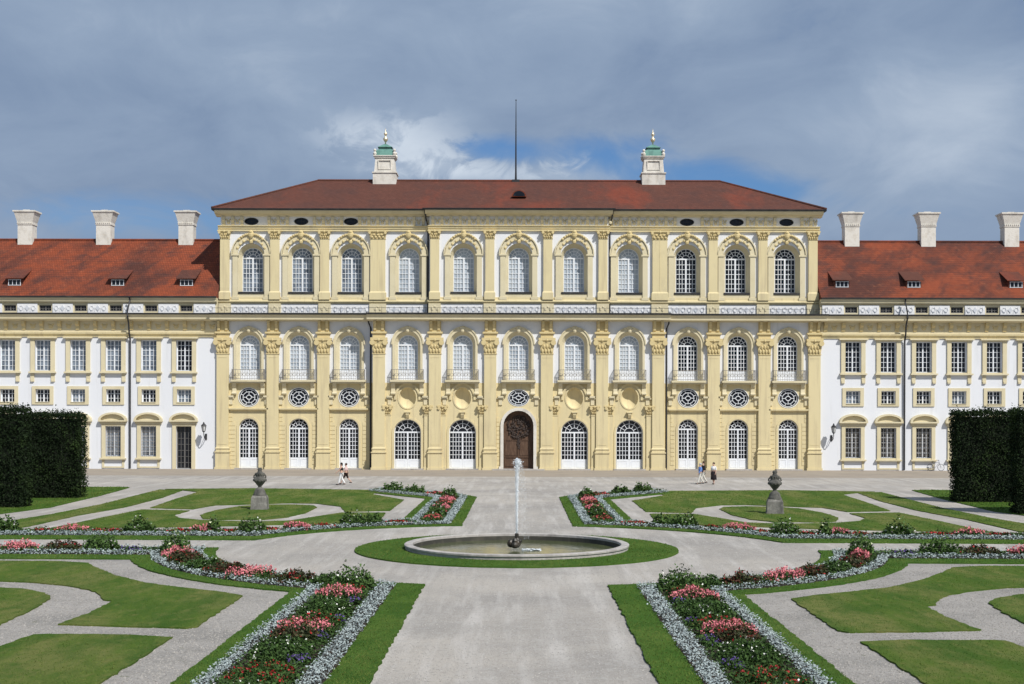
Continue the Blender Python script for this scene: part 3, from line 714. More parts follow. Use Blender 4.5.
# ------------------------------------------------------------------ wings
WY = 0.68; NB = 8
def wing(s):
    side = 'left' if s < 0 else 'right'
    w = empty('palace_wing', (FX, FY, 0), ('white palace wing with red roof left of the yellow block, with a glazed door' if s < 0 else 'white palace wing with red roof right of the yellow block, bicycle against it'), 'palace wing', 'white wings beside the yellow main block')
    W, AT = MB(), MB()
    cxs = [33.62 + 3.55 * k for k in range(NB)]; x_end = 33.62 + 3.55 * (NB - .5) + .4
    ed = [30.36] + [(a + b) / 2 for a, b in zip(cxs[:-1], cxs[1:])] + [x_end]
    door = lambda k: s < 0 and k == 0
    for k, cx in enumerate(cxs):
        a, b = sorted((s * ed[k], s * ed[k + 1])); c = s * cx
        g0 = ('rect', c, .78, .02 if door(k) else 1.25, 4.3)
        wall_col(W, a, b, 0, 14.9, WY, .5, [g0, ('rect', c, .72, 6.65, 8.0), ('rect', c, .8, 9.85, 12.95)])
        wall_col(AT, a, b, 15.64, 17.0, WY + .2, .4, [('rect', c - s * .15, .62, 15.85, 16.45)])
    W.box(s * x_end, s * (x_end - .5), WY + .5, WY + 14, 0, 14.9); W.box(s * 30.4, s * x_end, WY + 14, WY + 14.5, 0, 17)
    W.prism_x([(WY + .6, 17.0), (7.8, 23.7), (WY + 13.5, 17.0)], s * (x_end - .4), s * x_end)
    AT.box(s * x_end, s * (x_end - .4), WY + .6, WY + 14, 15.64, 17.0)
    W.build('wall', M['white'], w); tag(AT.build('wall', M['cream'], w), 'attic wall below the roof')
    X0, X1 = sorted((s * 30.37, s * (x_end + .3)))
    co, gu, mo, fr, br, cr = MB(), MB(), MB(), MB(), MB(), MB()
    co.prism_x([(WY + .3, 14.86), (WY - .4, 14.86), (WY - .5, 14.98), (WY - .85, 15.0), (WY - .88, 15.22), (WY - 1.0, 15.42), (WY - 1.0, 15.46), (WY + .6, 15.46)], X0, X1)
    gu.prism_x([(WY - 1.08, 15.465), (WY - 1.12, 15.6), (WY - .9, 15.62), (WY + .55, 15.62), (WY + .55, 15.465)], X0, X1)
    fr.box(X0, X1, WY - .06, WY + .0, 13.72, 14.86)
    mo.prism_x([(WY + .01, 13.25), (WY - .1, 13.25), (WY - .14, 13.45), (WY - .28, 13.55), (WY - .3, 13.7), (WY + .01, 13.72)], X0, X1)
    n = int((X1 - X0) / .88)
    for i in range(n):
        x = X0 + (i + .5) * (X1 - X0) / n
        br = MB()
        if i % 2 == 0: br.prism_x([(WY - .05, 13.95), (WY - .16, 14.0), (WY - .2, 14.3), (WY - .42, 14.55), (WY - .42, 14.84), (WY - .05, 14.84)], x - .17, x + .17)
        else: br.ball(x, WY - .07, 14.3, .26, .08, .22, 8, 4); br.ball(x - .22, WY - .07, 14.5, .1, .07, .1, 6, 4); br.ball(x + .22, WY - .07, 14.5, .1, .07, .1, 6, 4)
        br.build('frieze_bracket' if i % 2 == 0 else 'frieze_rosette', M['ochre'], w)
    cr.prism_x([(WY + .6, 16.72), (WY - .0, 16.72), (WY - .1, 16.84), (WY - .1, 16.96), (WY - .2, 17.14), (WY - .2, 17.2), (WY + .6, 17.2)], X0, X1)
    tag(co.build('cornice', M['cream'], w), 'main cornice'); tag(gu.build('gutter', M['lead'], w), 'gutter on the main cornice'); mo.build('moulding', M['yellow'], w); fr.build('frieze', M['cream'], w); tag(cr.build('cornice', M['cream'], w), 'eaves cornice')
    xs = [30.5] + [v for cx in cxs for v in (cx - .15 - .72, cx - .15 + .72)] + [x_end]
    for i in range(0, len(xs), 2):
        a, b = sorted((s * xs[i], s * xs[i + 1]))
        if b - a > .5:
            pn, rl = MB(), MB(); pn.box(a + .04, b - .04, WY + .1, WY + .2, 15.66, 16.62); relief_panel(rl, a + .12, b - .12, 16.16, .9, WY + .1)
            po = pn.build('attic_panel', M['frieze_white'], w); rl.build('attic_relief', M['relief'], po)
    # roof
    r = MB(); e0 = WY - .2; z0 = 17.3
    r.add([(X0, e0, z0), (X1, e0, z0), (X1, 7.8, 23.95), (X0, 7.8, 23.95), (X0, WY + 15, z0), (X1, WY + 15, z0), (X0, e0, z0 - .08), (X1, e0, z0 - .08), (X0, WY + 15, z0 - .08), (X1, WY + 15, z0 - .08)],
          [(0, 1, 2, 3), (3, 2, 5, 4), (6, 7, 1, 0), (4, 5, 9, 8), (0, 3, 4, 8, 6), (1, 7, 9, 5, 2), (6, 8, 9, 7)])
    roof = tag(r.build('roof', M['tile_wing'], w), 'steep red tiled roof with dark weathering')
    g2 = MB(); g2.prism_x([(e0 - .02, 17.2), (e0 - .14, 17.22), (e0 - .16, 17.34), (e0 - .02, 17.36)], X0, X1); tag(g2.build('gutter', M['lead'], w), 'eaves gutter')
    rg = MB(); rg.tube([(X0, 7.8, 23.95), (X1, 7.8, 23.95)], .15, 6); rg.build('ridge_tiles', M['tile_wing'], roof)
    slope = (23.95 - z0) / (7.8 - e0)
    for px in ((188, 106, 28) if s < 0 else (851, 927, 1010)):
        cx = (px - 519.5) / 9.43
        c = MB()
        c.box(-1.0, 1.0, -.85, .85, -1.6, 1.6); c.box(-1.08, 1.08, -.93, .93, 1.6, 1.74); c.frust(-1.05, 1.05, -.9, .9, 1.9, -1.42, 1.42, -1.2, 1.2, 3.0); c.box(-1.05, 1.05, -.9, .9, 1.74, 1.9)
        for k in range(8): c.box(-1.06 + .27 * k, -.94 + .27 * k, -1.0, -.9, 1.74, 1.88)
        c.box(-1.55, 1.55, -1.3, 1.3, 3.0, 3.16)
        c.box(-.45, .45, -.4, .4, 3.16, 3.32)
        co_ = c.build('chimney', M['stone'], roof, (cx, 7.8, 23.95)); co_.scale = (.77, .77, .95)
        l = MB(); l.box(-1.06, 1.06, -.92, .92, -.95, -.72); l.build('chimney_flashing', M['lead'], co_)
    for px in ((191, 123, 21) if s < 0 else (839, 910, 1011)):
        cx = (px - 519.5) / 9.75; y = e0 + 1.35; z = z0 + slope * 1.35
        d = MB()
        d.box(-.75, .75, 0, 1.3, -.1, .62); d.add([(-1.0, -.3, .66), (1.0, -.3, .66), (1.0, 2.0, 1.75), (-1.0, 2.0, 1.75), (-1.0, -.3, .74), (1.0, -.3, .74), (1.0, 2.0, 1.83), (-1.0, 2.0, 1.83)],
              [(0, 3, 2, 1), (4, 5, 6, 7), (0, 1, 5, 4), (1, 2, 6, 5), (2, 3, 7, 6), (3, 0, 4, 7)])
        do = d.build('dormer', M['tile_main'], roof, (cx, y, z))
        p = MB(); p.box(-.62, .62, -.03, .0, .05, .55); p.build('pane', M['glass_dark'], do)
        q = MB()
        for k in (-.62, -.22, .18, .58): q.box(k, k + .05, -.06, -.03, .05, .55)
        q.box(-.66, .67, -.065, -.025, .0, .05); q.box(-.66, .67, -.065, -.025, .55, .6)
        q.build('window_frame', M['paint'], do)
    # windows
    def sur_first():
        mb = MB(); y0 = -.14
        mb.box(-1.22, -.8, y0, .02, 9.75, 13.1); mb.box(.8, 1.22, y0, .02, 9.75, 13.1); mb.box(-.8, .8, y0, .02, 12.95, 13.1)
        mb.box(-1.45, 1.45, -.36, .02, 13.1, 13.24); mb.box(-1.35, 1.35, -.32, .02, 9.6, 9.76)
        for q in (-1, 1): mb.box(q * .85, q * 1.22, -.1, .02, 8.75, 9.55); mb.box(q * .88, q * 1.18, -.16, .02, 8.75, 8.95)
        mb.box(-.8, .8, -.1, .45, 9.76, 9.85)
        return mb.mesh('window_surround', M['cream'])
    def sur_mezz():
        mb = MB(); y0 = -.1
        mb.box(-1.08, -.72, y0, .02, 6.45, 8.3); mb.box(.72, 1.08, y0, .02, 6.45, 8.3); mb.box(-.72, .72, y0, .02, 8.0, 8.3); mb.box(-.72, .72, y0, .02, 6.45, 6.65)
        mb.box(-.72, .72, -.16, .4, 6.66, 6.72)
        return mb.mesh('window_surround', M['cream'])
    def sur_ground(is_door):
        def f():
            mb = MB(); y0 = -.14; zb = 0 if is_door else 1.1
            mb.box(-1.15, -.78, y0, .02, zb, 4.5); mb.box(.78, 1.15, y0, .02, zb, 4.5); mb.box(-.78, .78, y0, .02, 4.3, 4.5)
            mb.box(-1.3, 1.3, -.24, .02, 4.5, 4.75); mb.box(-1.42, 1.42, -.42, .02, 4.75, 4.9)
            n = 12; hw = 1.42
            for i in range(n):
                a0, a1 = PI - PI * i / n, PI - PI * (i + 1) / n
                p = [(hw * math.cos(a), 4.9 + .78 * math.sin(a)) for a in (a0, a1)]; q = [(.84 * hw * math.cos(a), 4.9 + .6 * math.sin(a)) for a in (a0, a1)]
                mb.prism_y([p[0], p[1], q[1], q[0]], -.42, .02)
            mb.prism_y([(.83 * hw * math.cos(PI * i / n), 4.9 + .59 * math.sin(PI * i / n)) for i in range(n + 1)], -.1, .02)
            if not is_door:
                mb.box(-1.3, 1.3, -.3, .02, .95, 1.1); mb.box(-1.12, -.9, -.08, .02, .1, .95); mb.box(.9, 1.12, -.08, .02, .1, .95); mb.box(-.9, .9, -.06, .02, .1, .25); mb.box(-.78, .78, -.1, .45, 1.1, 1.25)
            return mb.mesh('window_surround', M['cream'])
        return f
    for k, cx in enumerate(cxs):
        x = s * cx
        gl = 'glass_dark' if (s > 0 or k == 0) else 'glass_mid'
        a = rect_window('window', w, x, WY + .35, .8, 9.85, 12.95, 2, 6, gl); place('window_surround', cached('wf', sur_first), a, (0, -.35, 0))
        b = rect_window('mezzanine_window', w, x, WY + .35, .72, 6.65, 8.0, 2, 3, 'glass_dark' if k % 3 else 'glass_mid'); place('window_surround', cached('wm', sur_mezz), b, (0, -.35, 0))
        if door(k):
            c = rect_window('glazed_door', w, x, WY + .35, .78, .02, 4.3, 2, 7, 'glass_dark', 'greywood'); place('window_surround', cached('wgd', sur_ground(True)), c, (0, -.35, 0))
        else:
            c = rect_window('window', w, x, WY + .35, .78, 1.25, 4.3, 2, 6, 'glass_dark' if s > 0 else 'glass_mid'); place('window_surround', cached('wg', sur_ground(False)), c, (0, -.35, 0))
            def gri():
                mb = MB()
                for i in range(7): mb.box(-.66 + .22 * i - .012, -.66 + .22 * i + .012, -.2, -.176, 1.25, 4.3)
                for i in range(9): mb.box(-.78, .78, -.2, -.18, 1.55 + .3 * i, 1.575 + .3 * i)
                return mb.mesh('window_grille', M['rail'])
            place('window_grille', cached('gri', gri), c)
        rect_window('attic_window', w, x - s * .15, WY + .4, .62, 15.85, 16.45, 2, 2, 'glass_dark', 'greywood')
    px = -39.0 if s < 0 else 38.75
    d = MB(); d.tube([(px, WY - .55, 17.3), (px, WY - .3, 16.9), (px, WY - 1.05, 15.9), (px, WY - 1.15, 15.3), (px, WY - .7, 14.6), (px, WY - .5, 13.6), (px, WY - .2, 13.0), (px, WY - .14, .05)], .085, 8); d.build('downpipe', M['iron'], w)
wing(-1); wing(1)

# wall lanterns
for s, x, lab in ((-1, -31.4, 'black wall lantern on the white wall beside the glazed door'), (1, 31.45, 'black wall lantern on the white wall right of the yellow block')):
    e = empty('wall_lantern', (FX + x, FY + WY - .02, 3.3), lab, 'lantern', 'lanterns on the wing walls')
    b = MB(); b.box(-.1, .1, -.05, 0, -.35, .25); b.tube([(0, 0, -.1), (0, -.35, -.28), (0, -.75, -.12), (0, -.95, .2), (0, -.95, .45)], .04, 6); b.tube([(0, 0, .15), (0, -.4, .1), (0, -.7, -.1)], .025, 5); b.build('bracket', M['iron'], e)
    g = MB(); g.lathe([(.13, .5), (.24, 1.02), (.24, 1.04)], 6, 0, -.95); g.build('lantern_glass', mat('frosted_lantern_glass', (.55, .56, .55), .25), e)
    t = MB(); t.lathe([(.05, .4), (.15, .48), (.14, .52)], 6, 0, -.95); t.lathe([(.3, 1.04), (.22, 1.16), (.1, 1.26), (.08, 1.34), (.03, 1.44)], 6, 0, -.95)
    for k in range(6):
        a = 2 * PI * (k + .5) / 6; t.tube([(.14 * math.cos(a), -.95 + .14 * math.sin(a), .5), (.25 * math.cos(a), -.95 + .25 * math.sin(a), 1.04)], .02, 4)
    t.build('lantern_frame', M['iron'], e)

# ------------------------------------------------------------------ garden: plan helpers
def G(px, py):
    d = F * CAM_H / (py - HZ + .9); return ((px - VPX) / F * d + CAM_X, d)
def plan(pts, s, px=False, dy=0.0):
    """left-hand plan points mirrored to side s (-1 left as traced, +1 right), with the garden's slight skew"""
    out = []
    for p in pts:
        x, y = p
        if px:
            x, y = G(p[0], p[1] + dy * min(1, max(0, (180 - p[0]) / 130))); y += SHEAR * x
        x = x if s < 0 else -x
        out.append((x, y - SHEAR * x))
    return out
def densify(pts, step, jit, r):
    out = []
    n = len(pts)
    for i in range(n):
        a, b = pts[i], pts[(i + 1) % n]; L = math.hypot(b[0] - a[0], b[1] - a[1]); k = max(1, int(L / step))
        for j in range(k):
            t = j / k; out.append((a[0] + (b[0] - a[0]) * t + r.uniform(-jit, jit), a[1] + (b[1] - a[1]) * t + r.uniform(-jit, jit)))
    return out
RJ = random.Random(5)
def sheet(name, pts, z, m, label=None, cat=None, step=.24, jit=.04, base=-.02):
    if sum(pts[i - 1][0] * pts[i][1] - pts[i][0] * pts[i - 1][1] for i in range(len(pts))) < 0: pts = pts[::-1]
    pts = densify(pts, step, jit, RJ); n = len(pts)
    bm = bmesh.new()
    top = [bm.verts.new((x, y, z)) for x, y in pts]
    bot = [bm.verts.new((x + 0, y, base)) for x, y in pts]
    f = bm.faces.new(top)
    for i in range(n): bm.faces.new((top[i], bot[i], bot[(i + 1) % n], top[(i + 1) % n]))
    f.normal_update(); bmesh.ops.triangulate(bm, faces=[f])
    me = bpy.data.meshes.new(name); bm.to_mesh(me); bm.free(); me.materials.append(m)
    o = place(name, me); tag(o, label, cat, kind='structure'); return o
def inside(P, poly):
    x, y = P[:, 0], P[:, 1]; r = np.zeros(len(P), bool); n = len(poly)
    for i in range(n):
        x0, y0 = poly[i]; x1, y1 = poly[(i + 1) % n]
        if y0 == y1: continue
        r ^= ((y0 > y) != (y1 > y)) & (x < (x1 - x0) * (y - y0) / (y1 - y0) + x0)
    return r
def scatter(poly, dens, cap=200000):
    """points inside a plan polygon; dens(y) per square metre"""
    p = np.array(poly); lo, hi = p.min(0), p.max(0); lo[1] = max(lo[1], 22.0); lo[0] = max(lo[0], -45); hi[0] = min(hi[0], 45)
    if hi[1] <= lo[1] or hi[0] <= lo[0]: return np.zeros((0, 2))
    ref = dens(lo[1]); n = min(cap * 4, int(ref * (hi[0] - lo[0]) * (hi[1] - lo[1])))
    P = rng.uniform(lo, hi, (n, 2))
    keep = rng.random(n) < np.array(dens(P[:, 1])) / ref
    keep &= np.abs(P[:, 0]) < P[:, 1] * .42 + 2
    P = P[keep]; return P[inside(P, poly)]
def leaf_quads(pos, size, up=.35, w=.55):
    """one small leaf quad at each position, randomly turned; up biases the normals upward"""
    n = len(pos); nrm = rng.normal(size=(n, 3)); nrm /= np.linalg.norm(nrm, axis=1)[:, None]; nrm[:, 2] = np.abs(nrm[:, 2]) + up; nrm /= np.linalg.norm(nrm, axis=1)[:, None]
    t = rng.normal(size=(n, 3)); t -= (t * nrm).sum(1)[:, None] * nrm; t /= np.linalg.norm(t, axis=1)[:, None]; b = np.cross(nrm, t)
    s = (size * rng.uniform(.6, 1.3, n))[:, None]
    v = np.stack([pos - t * s, pos + b * s * w, pos + t * s, pos - b * s * w], 1)
    return v.reshape(-1, 3)

LAWNS = []      # polygons that get grass blades: (poly, strength)
EDGE = []
# ground: one sheet to the horizon, with finer sheets on top
gm = MB(); N_ = 72; cyl = [(4.4 * math.cos(2 * PI * (k + .5) / N_), GC - .35 + 4.4 * math.sin(2 * PI * (k + .5) / N_), 0) for k in range(N_)]
sqr = []
for k in range(N_):
    a = 2 * PI * (k + .5) / N_; c_, s_ = math.cos(a), math.sin(a); m_ = max(abs(c_), abs(s_)); sqr.append((1500 * c_ / m_, GC - .35 + 1500 * s_ / m_, 0))
gm.add(cyl + sqr, [(k, k + N_, (k + 1) % N_ + N_, (k + 1) % N_) for k in range(N_)])
tag(gm.build('ground', M['gravel']), kind='structure')
ct = MB(); ct.add([(-75, 117.5, .004), (75, 114.0, .004), (75, 132, .004), (-75, 132, .004)], [(0, 1, 2, 3)]); tag(ct.build('forecourt', M['court']), kind='structure')

def near_bound(x, r, s, y0=14, far=-34):
    a0 = math.asin(x / r); a1 = math.acos((GC - s) / r); n = 22
    pts = [(-x, y0)]
    for i in range(n + 1):
        a = a0 + (a1 - a0) * i / n; pts.append((-r * math.sin(a), GC - r * math.cos(a)))
    pts.append((far, s)); return pts
def far_bound(x, r, s, top, far=-36):
    GC = globals()['GC'] - 1.3; s -= 1.3; top = [(a, b - 1.7) for a, b in top]
    a0 = math.asin(x / r); a1 = math.acos((s - GC) / r); n = 22
    pts = list(top)
    for i in range(n + 1):
        a = a0 + (a1 - a0) * i / n; pts.append((-r * math.sin(a), GC + r * math.cos(a)))
    pts.append((far, s)); return pts
NBD = [near_bound(*q) for q in ((2.95, 12.2, 53.0), (3.86, 12.7, 52.5), (4.34, 13.1, 52.1), (6.05, 14.3, 50.65), (6.42, 14.65, 50.1), (6.95, 15.4, 48.7))]
FBD = [far_bound(2.75, 12.1, 57.7, [(-10.0, 97.4), (-6, 93.6), (-3.6, 90.4), (-2.75, 88.4)]), far_bound(3.35, 13.05, 59.3, [(-10.2, 96.8), (-6.3, 93), (-4.1, 90), (-3.35, 88.2)]),
       far_bound(3.75, 13.4, 59.85, [(-10.3, 96.4), (-6.5, 92.6), (-4.5, 89.7), (-3.8, 88)]), far_bound(5.05, 14.6, 61.8, [(-10.6, 94.8), (-7.6, 91.3), (-5.6, 88.6), (-5.05, 87.2)]),
       far_bound(5.4, 15.0, 62.4, [(-10.7, 94.3), (-7.9, 90.9), (-5.95, 88.3), (-5.4, 87)])]
# lawn panels traced on the left, in picture coordinates of the ground plane
NL1 = [(-60, 560.6), (0, 561), (60, 561.3), (88, 563.3), (94.6, 567), (117, 576), (146.4, 583.6), (180, 588), (216, 592), (244, 596.4), (197, 627.5), (186, 629), (126, 627.3), (58.6, 624.6), (90, 613.3), (112.6, 601.6), (103.6, 600.3), (99, 594.2), (90, 590.4), (67.6, 585.9), (33.8, 582.3), (0, 581.3), (-60, 582.5)]
NL2 = [(-70, 592), (-30, 589), (0, 588), (22.5, 589), (45, 593), (52, 598), (38, 606.6), (22.5, 614.5), (0, 625), (-30, 633), (-90, 622)]
NL3 = [(0, 647), (33.8, 635), (47, 634.5), (135, 636), (173.4, 638.5), (101, 684), (20, 735), (-60, 735), (-60, 670)]
FA = [(-140, 522), (0, 513.5), (51, 506.7), (101, 495.2), (124, 489), (130, 487.3), (119, 486.7), (0, 486.7), (-200, 486.7)]
FB = [(-60, 532), (0, 522), (51, 513.8), (101.6, 504), (142, 494), (160, 489.6), (182, 490.8), (162, 498), (127, 506.7), (76, 515.5), (28, 526), (-20, 534)]
FC = [(166, 489.2), (254, 488.4), (385, 489.9), (372, 494), (404, 499.6), (390, 510.5), (345, 511.5), (341, 506.5), (316, 503.4), (291, 503), (240, 504.8), (216, 505.4), (193, 509.4), (150, 508), (175, 499.5), (198, 492.3), (184, 490.6)]
FD = [(52, 527.5), (142, 509.6), (190, 511), (174, 515.5), (180, 518.5), (200, 520.3), (254, 522), (291, 520.7), (313.6, 517), (342, 512.6), (386, 512.6), (382, 517.5), (368, 521.8), (330, 523.3), (290, 524.5), (240, 526), (178, 527.3), (61, 527.6)]
FE = [(200.6, 515.5), (207, 513), (216, 510.5), (240, 506.4), (265, 504.9), (291, 504.7), (313.6, 505.5), (317.5, 507.3), (306, 513), (285.7, 517.7), (260, 520.2), (240, 519.8), (223.5, 520), (203, 519)]
side_words = {-1: 'left', 1: 'right'}
SOILS = []; SILVER = []
for s in (-1, 1):
    sw = side_words[s]
    # grey side gravel under the near and far parterres
    sheet('path', plan([(-6.93, 14), (-6.93, 40)] + NBD[5][2:] + [(-34, 14)], s), .004, M['side_gravel'], step=1.5, jit=0, base=-.01)
    lay = lambda A, B: plan(A + B[::-1], s)
    for i, (A, B) in enumerate(zip(NBD[:-1], NBD[1:])):
        if i in (0, 4):
            p = lay(A, B); sheet('lawn', p, .05, M['lawn_edge']); EDGE.append(p)
        elif i == 2: p = lay(A, B); sheet('soil', p, .035, M['soil'], step=1, jit=0); SOILS.append((p, 'near', sw))
        else: p = lay(A, B); sheet('soil', p, .03, M['soil'], step=1, jit=0); SILVER.append(('near', sw, i, p))
    for i, (A, B) in enumerate(zip(FBD[:-1], FBD[1:])):
        p = lay(A, B)
        if i == 0: sheet('lawn', p, .05, M['lawn_edge']); EDGE.append(p)
        elif i == 2: sheet('soil', p, .035, M['soil'], step=1, jit=0); SOILS.append((p, 'far', sw))
        else: sheet('soil', p, .03, M['soil'], step=1, jit=0); SILVER.append(('far', sw, i, p))
    p = plan([(-5.42, 66.8), (-5.42, 85.2), (-6.0, 86.6), (-8.0, 89.3), (-10.8, 92.5), (-11.5, 92.9), (-10.9, 91.7), (-6.0, 84.8), (-6.0, 66.7)], s); sheet('lawn', p, .05, M['lawn_edge']); EDGE.append(p)
    for q in (NL1, NL2, NL3): p = plan(q, s, True, 1.0); sheet('lawn', p, .045, M['lawn']); LAWNS.append(p)
    for q in (FB, FC, FD, FE): p = plan(q, s, True, 1.2); sheet('lawn', p, .045, M['lawn']); LAWNS.append(p)
    p = plan(FA, s, True, 1.2); sheet('lawn', p, .045, M['lawn_edge']); EDGE.append(p)
ringp = [(6.6 * math.cos(2 * PI * i / 60), GC - .45 + 6.6 * math.sin(2 * PI * i / 60)) for i in range(61)] + [(4.5 * math.cos(-2 * PI * i / 60), GC - .35 + 4.5 * math.sin(-2 * PI * i / 60)) for i in range(61)]
sheet('lawn', ringp, .05, M['lawn_edge'], step=.6, jit=.02); EDGE.append(ringp)

# grass blades on the turf: short mown blades, thinned with distance
def blades(polys, dens, hgt, wid):
    P = np.concatenate([scatter(p, dens) for p in polys]); n = len(P)
    a = rng.uniform(0, 2 * PI, n); h = hgt * rng.uniform(.6, 1.5, n); sc = np.clip(P[:, 1] / 35, 1, 2.5); w = wid * sc * rng.uniform(.7, 1.3, n)
    lx, ly = rng.normal(0, .5, n) * h, rng.normal(0, .5, n) * h
    z = np.full(n, .04)
    v = np.stack([np.stack([P[:, 0] - np.cos(a) * w, P[:, 1] - np.sin(a) * w, z], 1), np.stack([P[:, 0] + np.cos(a) * w, P[:, 1] + np.sin(a) * w, z], 1), np.stack([P[:, 0] + lx, P[:, 1] + ly, z + h * np.sqrt(sc)], 1)], 1)
    return v.reshape(-1, 3)
V = np.concatenate([blades(LAWNS, lambda y: 300 * (26.0 / np.maximum(y, 26.0)) ** 2, .020, .012), blades(EDGE, lambda y: 500 * (26.0 / np.maximum(y, 26.0)) ** 2, .032, .012)])
tag(place('grass', np_mesh('grass', V, 3, M['blade'])), 'short mown grass blades over all the lawns', 'grass', kind='stuff')

# silver-leaved edging plants
for zone, sw, i, p in SILVER:
    pol = p
    dens = (lambda y: 2300 * (26.0 / np.maximum(y, 26.0)) ** 1.1)
    P = scatter(pol, dens)
    if zone == 'far' and i == 3: P = P[(P[:, 1] > 65.6) & (np.abs(P[:, 0]) < 12)]
    P = P[rng.random(len(P)) < .9]; sz = .029 * np.clip(P[:, 1] / 30, 1, 2.0) ** .7
    lump = .5 + .5 * np.sin(P[:, 0] * 9 + 2 * np.sin(P[:, 1] * 5)) * np.sin(P[:, 1] * 8)
    z = .04 + rng.random(len(P)) * (.13 + .09 * lump)
    pos = np.column_stack([P + rng.normal(0, .03, P.shape), z])
    v = leaf_quads(pos, sz, .8, .6)
    which = 'inner' if i > 2 else 'outer'
    o = place('silver_foliage', np_mesh('silver_foliage', v, 4, M['silver']))
    tag(o, f'silver grey leafy edging along the {which} side of the {zone} {sw} flower bed', 'edging plants', kind='stuff')

for p, zone, sw in SOILS:
    P = scatter(p, lambda y: 420 * (26.0 / np.maximum(y, 26.0)) ** 1.2); lump = np.sin(P[:, 0] * 3.1 + 1) * np.sin(P[:, 1] * 2.7)
    pos = np.column_stack([P, .04 + rng.random(len(P)) * (.14 + .08 * lump)])
    tag(place('low_foliage', np_mesh('low_foliage', leaf_quads(pos, .04 * np.clip(P[:, 1] / 30, 1, 2) ** .7, .3, .5), 4, M['leaf'])), f'low dark green foliage filling the {zone} {sw} flower bed', 'bedding plants', kind='stuff')

# loose pebbles and weeds on the gravel
def pebbles(polys, dens, size, m, name, lab, hgt=.6):
    P = np.concatenate([scatter(p, dens) for p in polys]); P = P[np.hypot(P[:, 0], P[:, 1] - GC + .4) > 6.75]; n = len(P); a = rng.uniform(0, 2 * PI, n); r = size * rng.uniform(.5, 1.5, n) * np.clip(P[:, 1] / 40, 1, 2)
    c = [np.stack([P[:, 0] + r * np.cos(a + k * 2.094) * rng.uniform(.7, 1.2, n), P[:, 1] + r * np.sin(a + k * 2.094) * rng.uniform(.7, 1.2, n), np.full(n, .004)], 1) for k in range(3)]
    t = np.stack([P[:, 0], P[:, 1], r * hgt + .004], 1)
    v = np.stack([c[0], c[1], t, c[1], c[2], t, c[2], c[0], t], 1).reshape(-1, 3)
    tag(place(name, np_mesh(name, v, 3, m)), lab, 'gravel', kind='stuff')
WALK = [[(-2.9, 22), (2.9, 22), (2.9, 41), (12, 45), (12.4, 53), (24, 52), (24, 58), (12, 58), (3, 65), (2.7, 90), (-2.7, 90), (-3, 65), (-12, 58), (-24, 59), (-24, 53.5), (-12.4, 53.5), (-12, 45), (-2.9, 41)]]
SIDEP = [plan([(-6.95, 22), (-6.95, 40), (-12, 44), (-15.4, 48.5), (-24, 48.6), (-24, 30), (-14, 22)], q) for q in (-1, 1)]
pebbles(WALK, lambda y: 90 * (26.0 / np.maximum(y, 26.0)) ** 2, .017, mat('walk_pebbles', (.38, .36, .33), .9, island=.3), 'loose_gravel', 'loose pale pebbles on the broad gravel walks')
pebbles(SIDEP, lambda y: 260 * (26.0 / np.maximum(y, 26.0)) ** 2, .020, mat('path_pebbles', (.28, .262, .238), .9, island=.4), 'loose_gravel', 'loose grey pebbles on the side paths between the lawns')

# ------------------------------------------------------------------ flowers and shrubs
ORD = ['first', 'second', 'third', 'fourth', 'fifth', 'sixth', 'seventh', 'eighth', 'ninth', 'tenth', 'eleventh', 'twelfth']
KIND = {  # name, look, category, height, leaf material, flower material, flower density per m2, flower size
    'pink': ('pink_flower_clump', 'bright pink flower clump', 'flowers', .32, 'leaf', 'pink', 125, .036),
    'red': ('red_flower_clump', 'red flower clump', 'flowers', .28, 'leaf', 'red', 60, .033),
    'redpatch': ('red_flower_clump', 'low dense red flower clump', 'flowers', .2, 'leaf', 'red', 210, .042),
    'salmon': ('red_flower_clump', 'salmon red flower clump', 'flowers', .3, 'leaf', 'salmon', 170, .045),
    'bronze': ('bronze_leaf_clump', 'low bronze leaved clump', 'plants', .46, 'leaf_red', 'red', 24, .035),
    'green': ('green_leaf_clump', 'low green clump dotted white', 'plants', .42, 'leaf', 'whiteflower', 17, .028),
    'purple': ('violet_flower_clump', 'small violet flower clump', 'flowers', .2, 'leaf', 'purple', 180, .036),
    'bush': ('white_flowering_shrub', 'leafy shrub with white flowers', 'shrub', .95, 'leaf_bright', 'whiteflower', 20, .04),
    'spiky': ('leafy_shrub', 'loose green flowerless shrub', 'shrub', .8, 'leaf_bright', None, 0, 0),
    'yellowbush': ('pale_flowering_shrub', 'tall shrub with pale yellow flowers', 'shrub', 1.0, 'leaf_bright', 'cream_flower', 26, .05),
}
count = {}
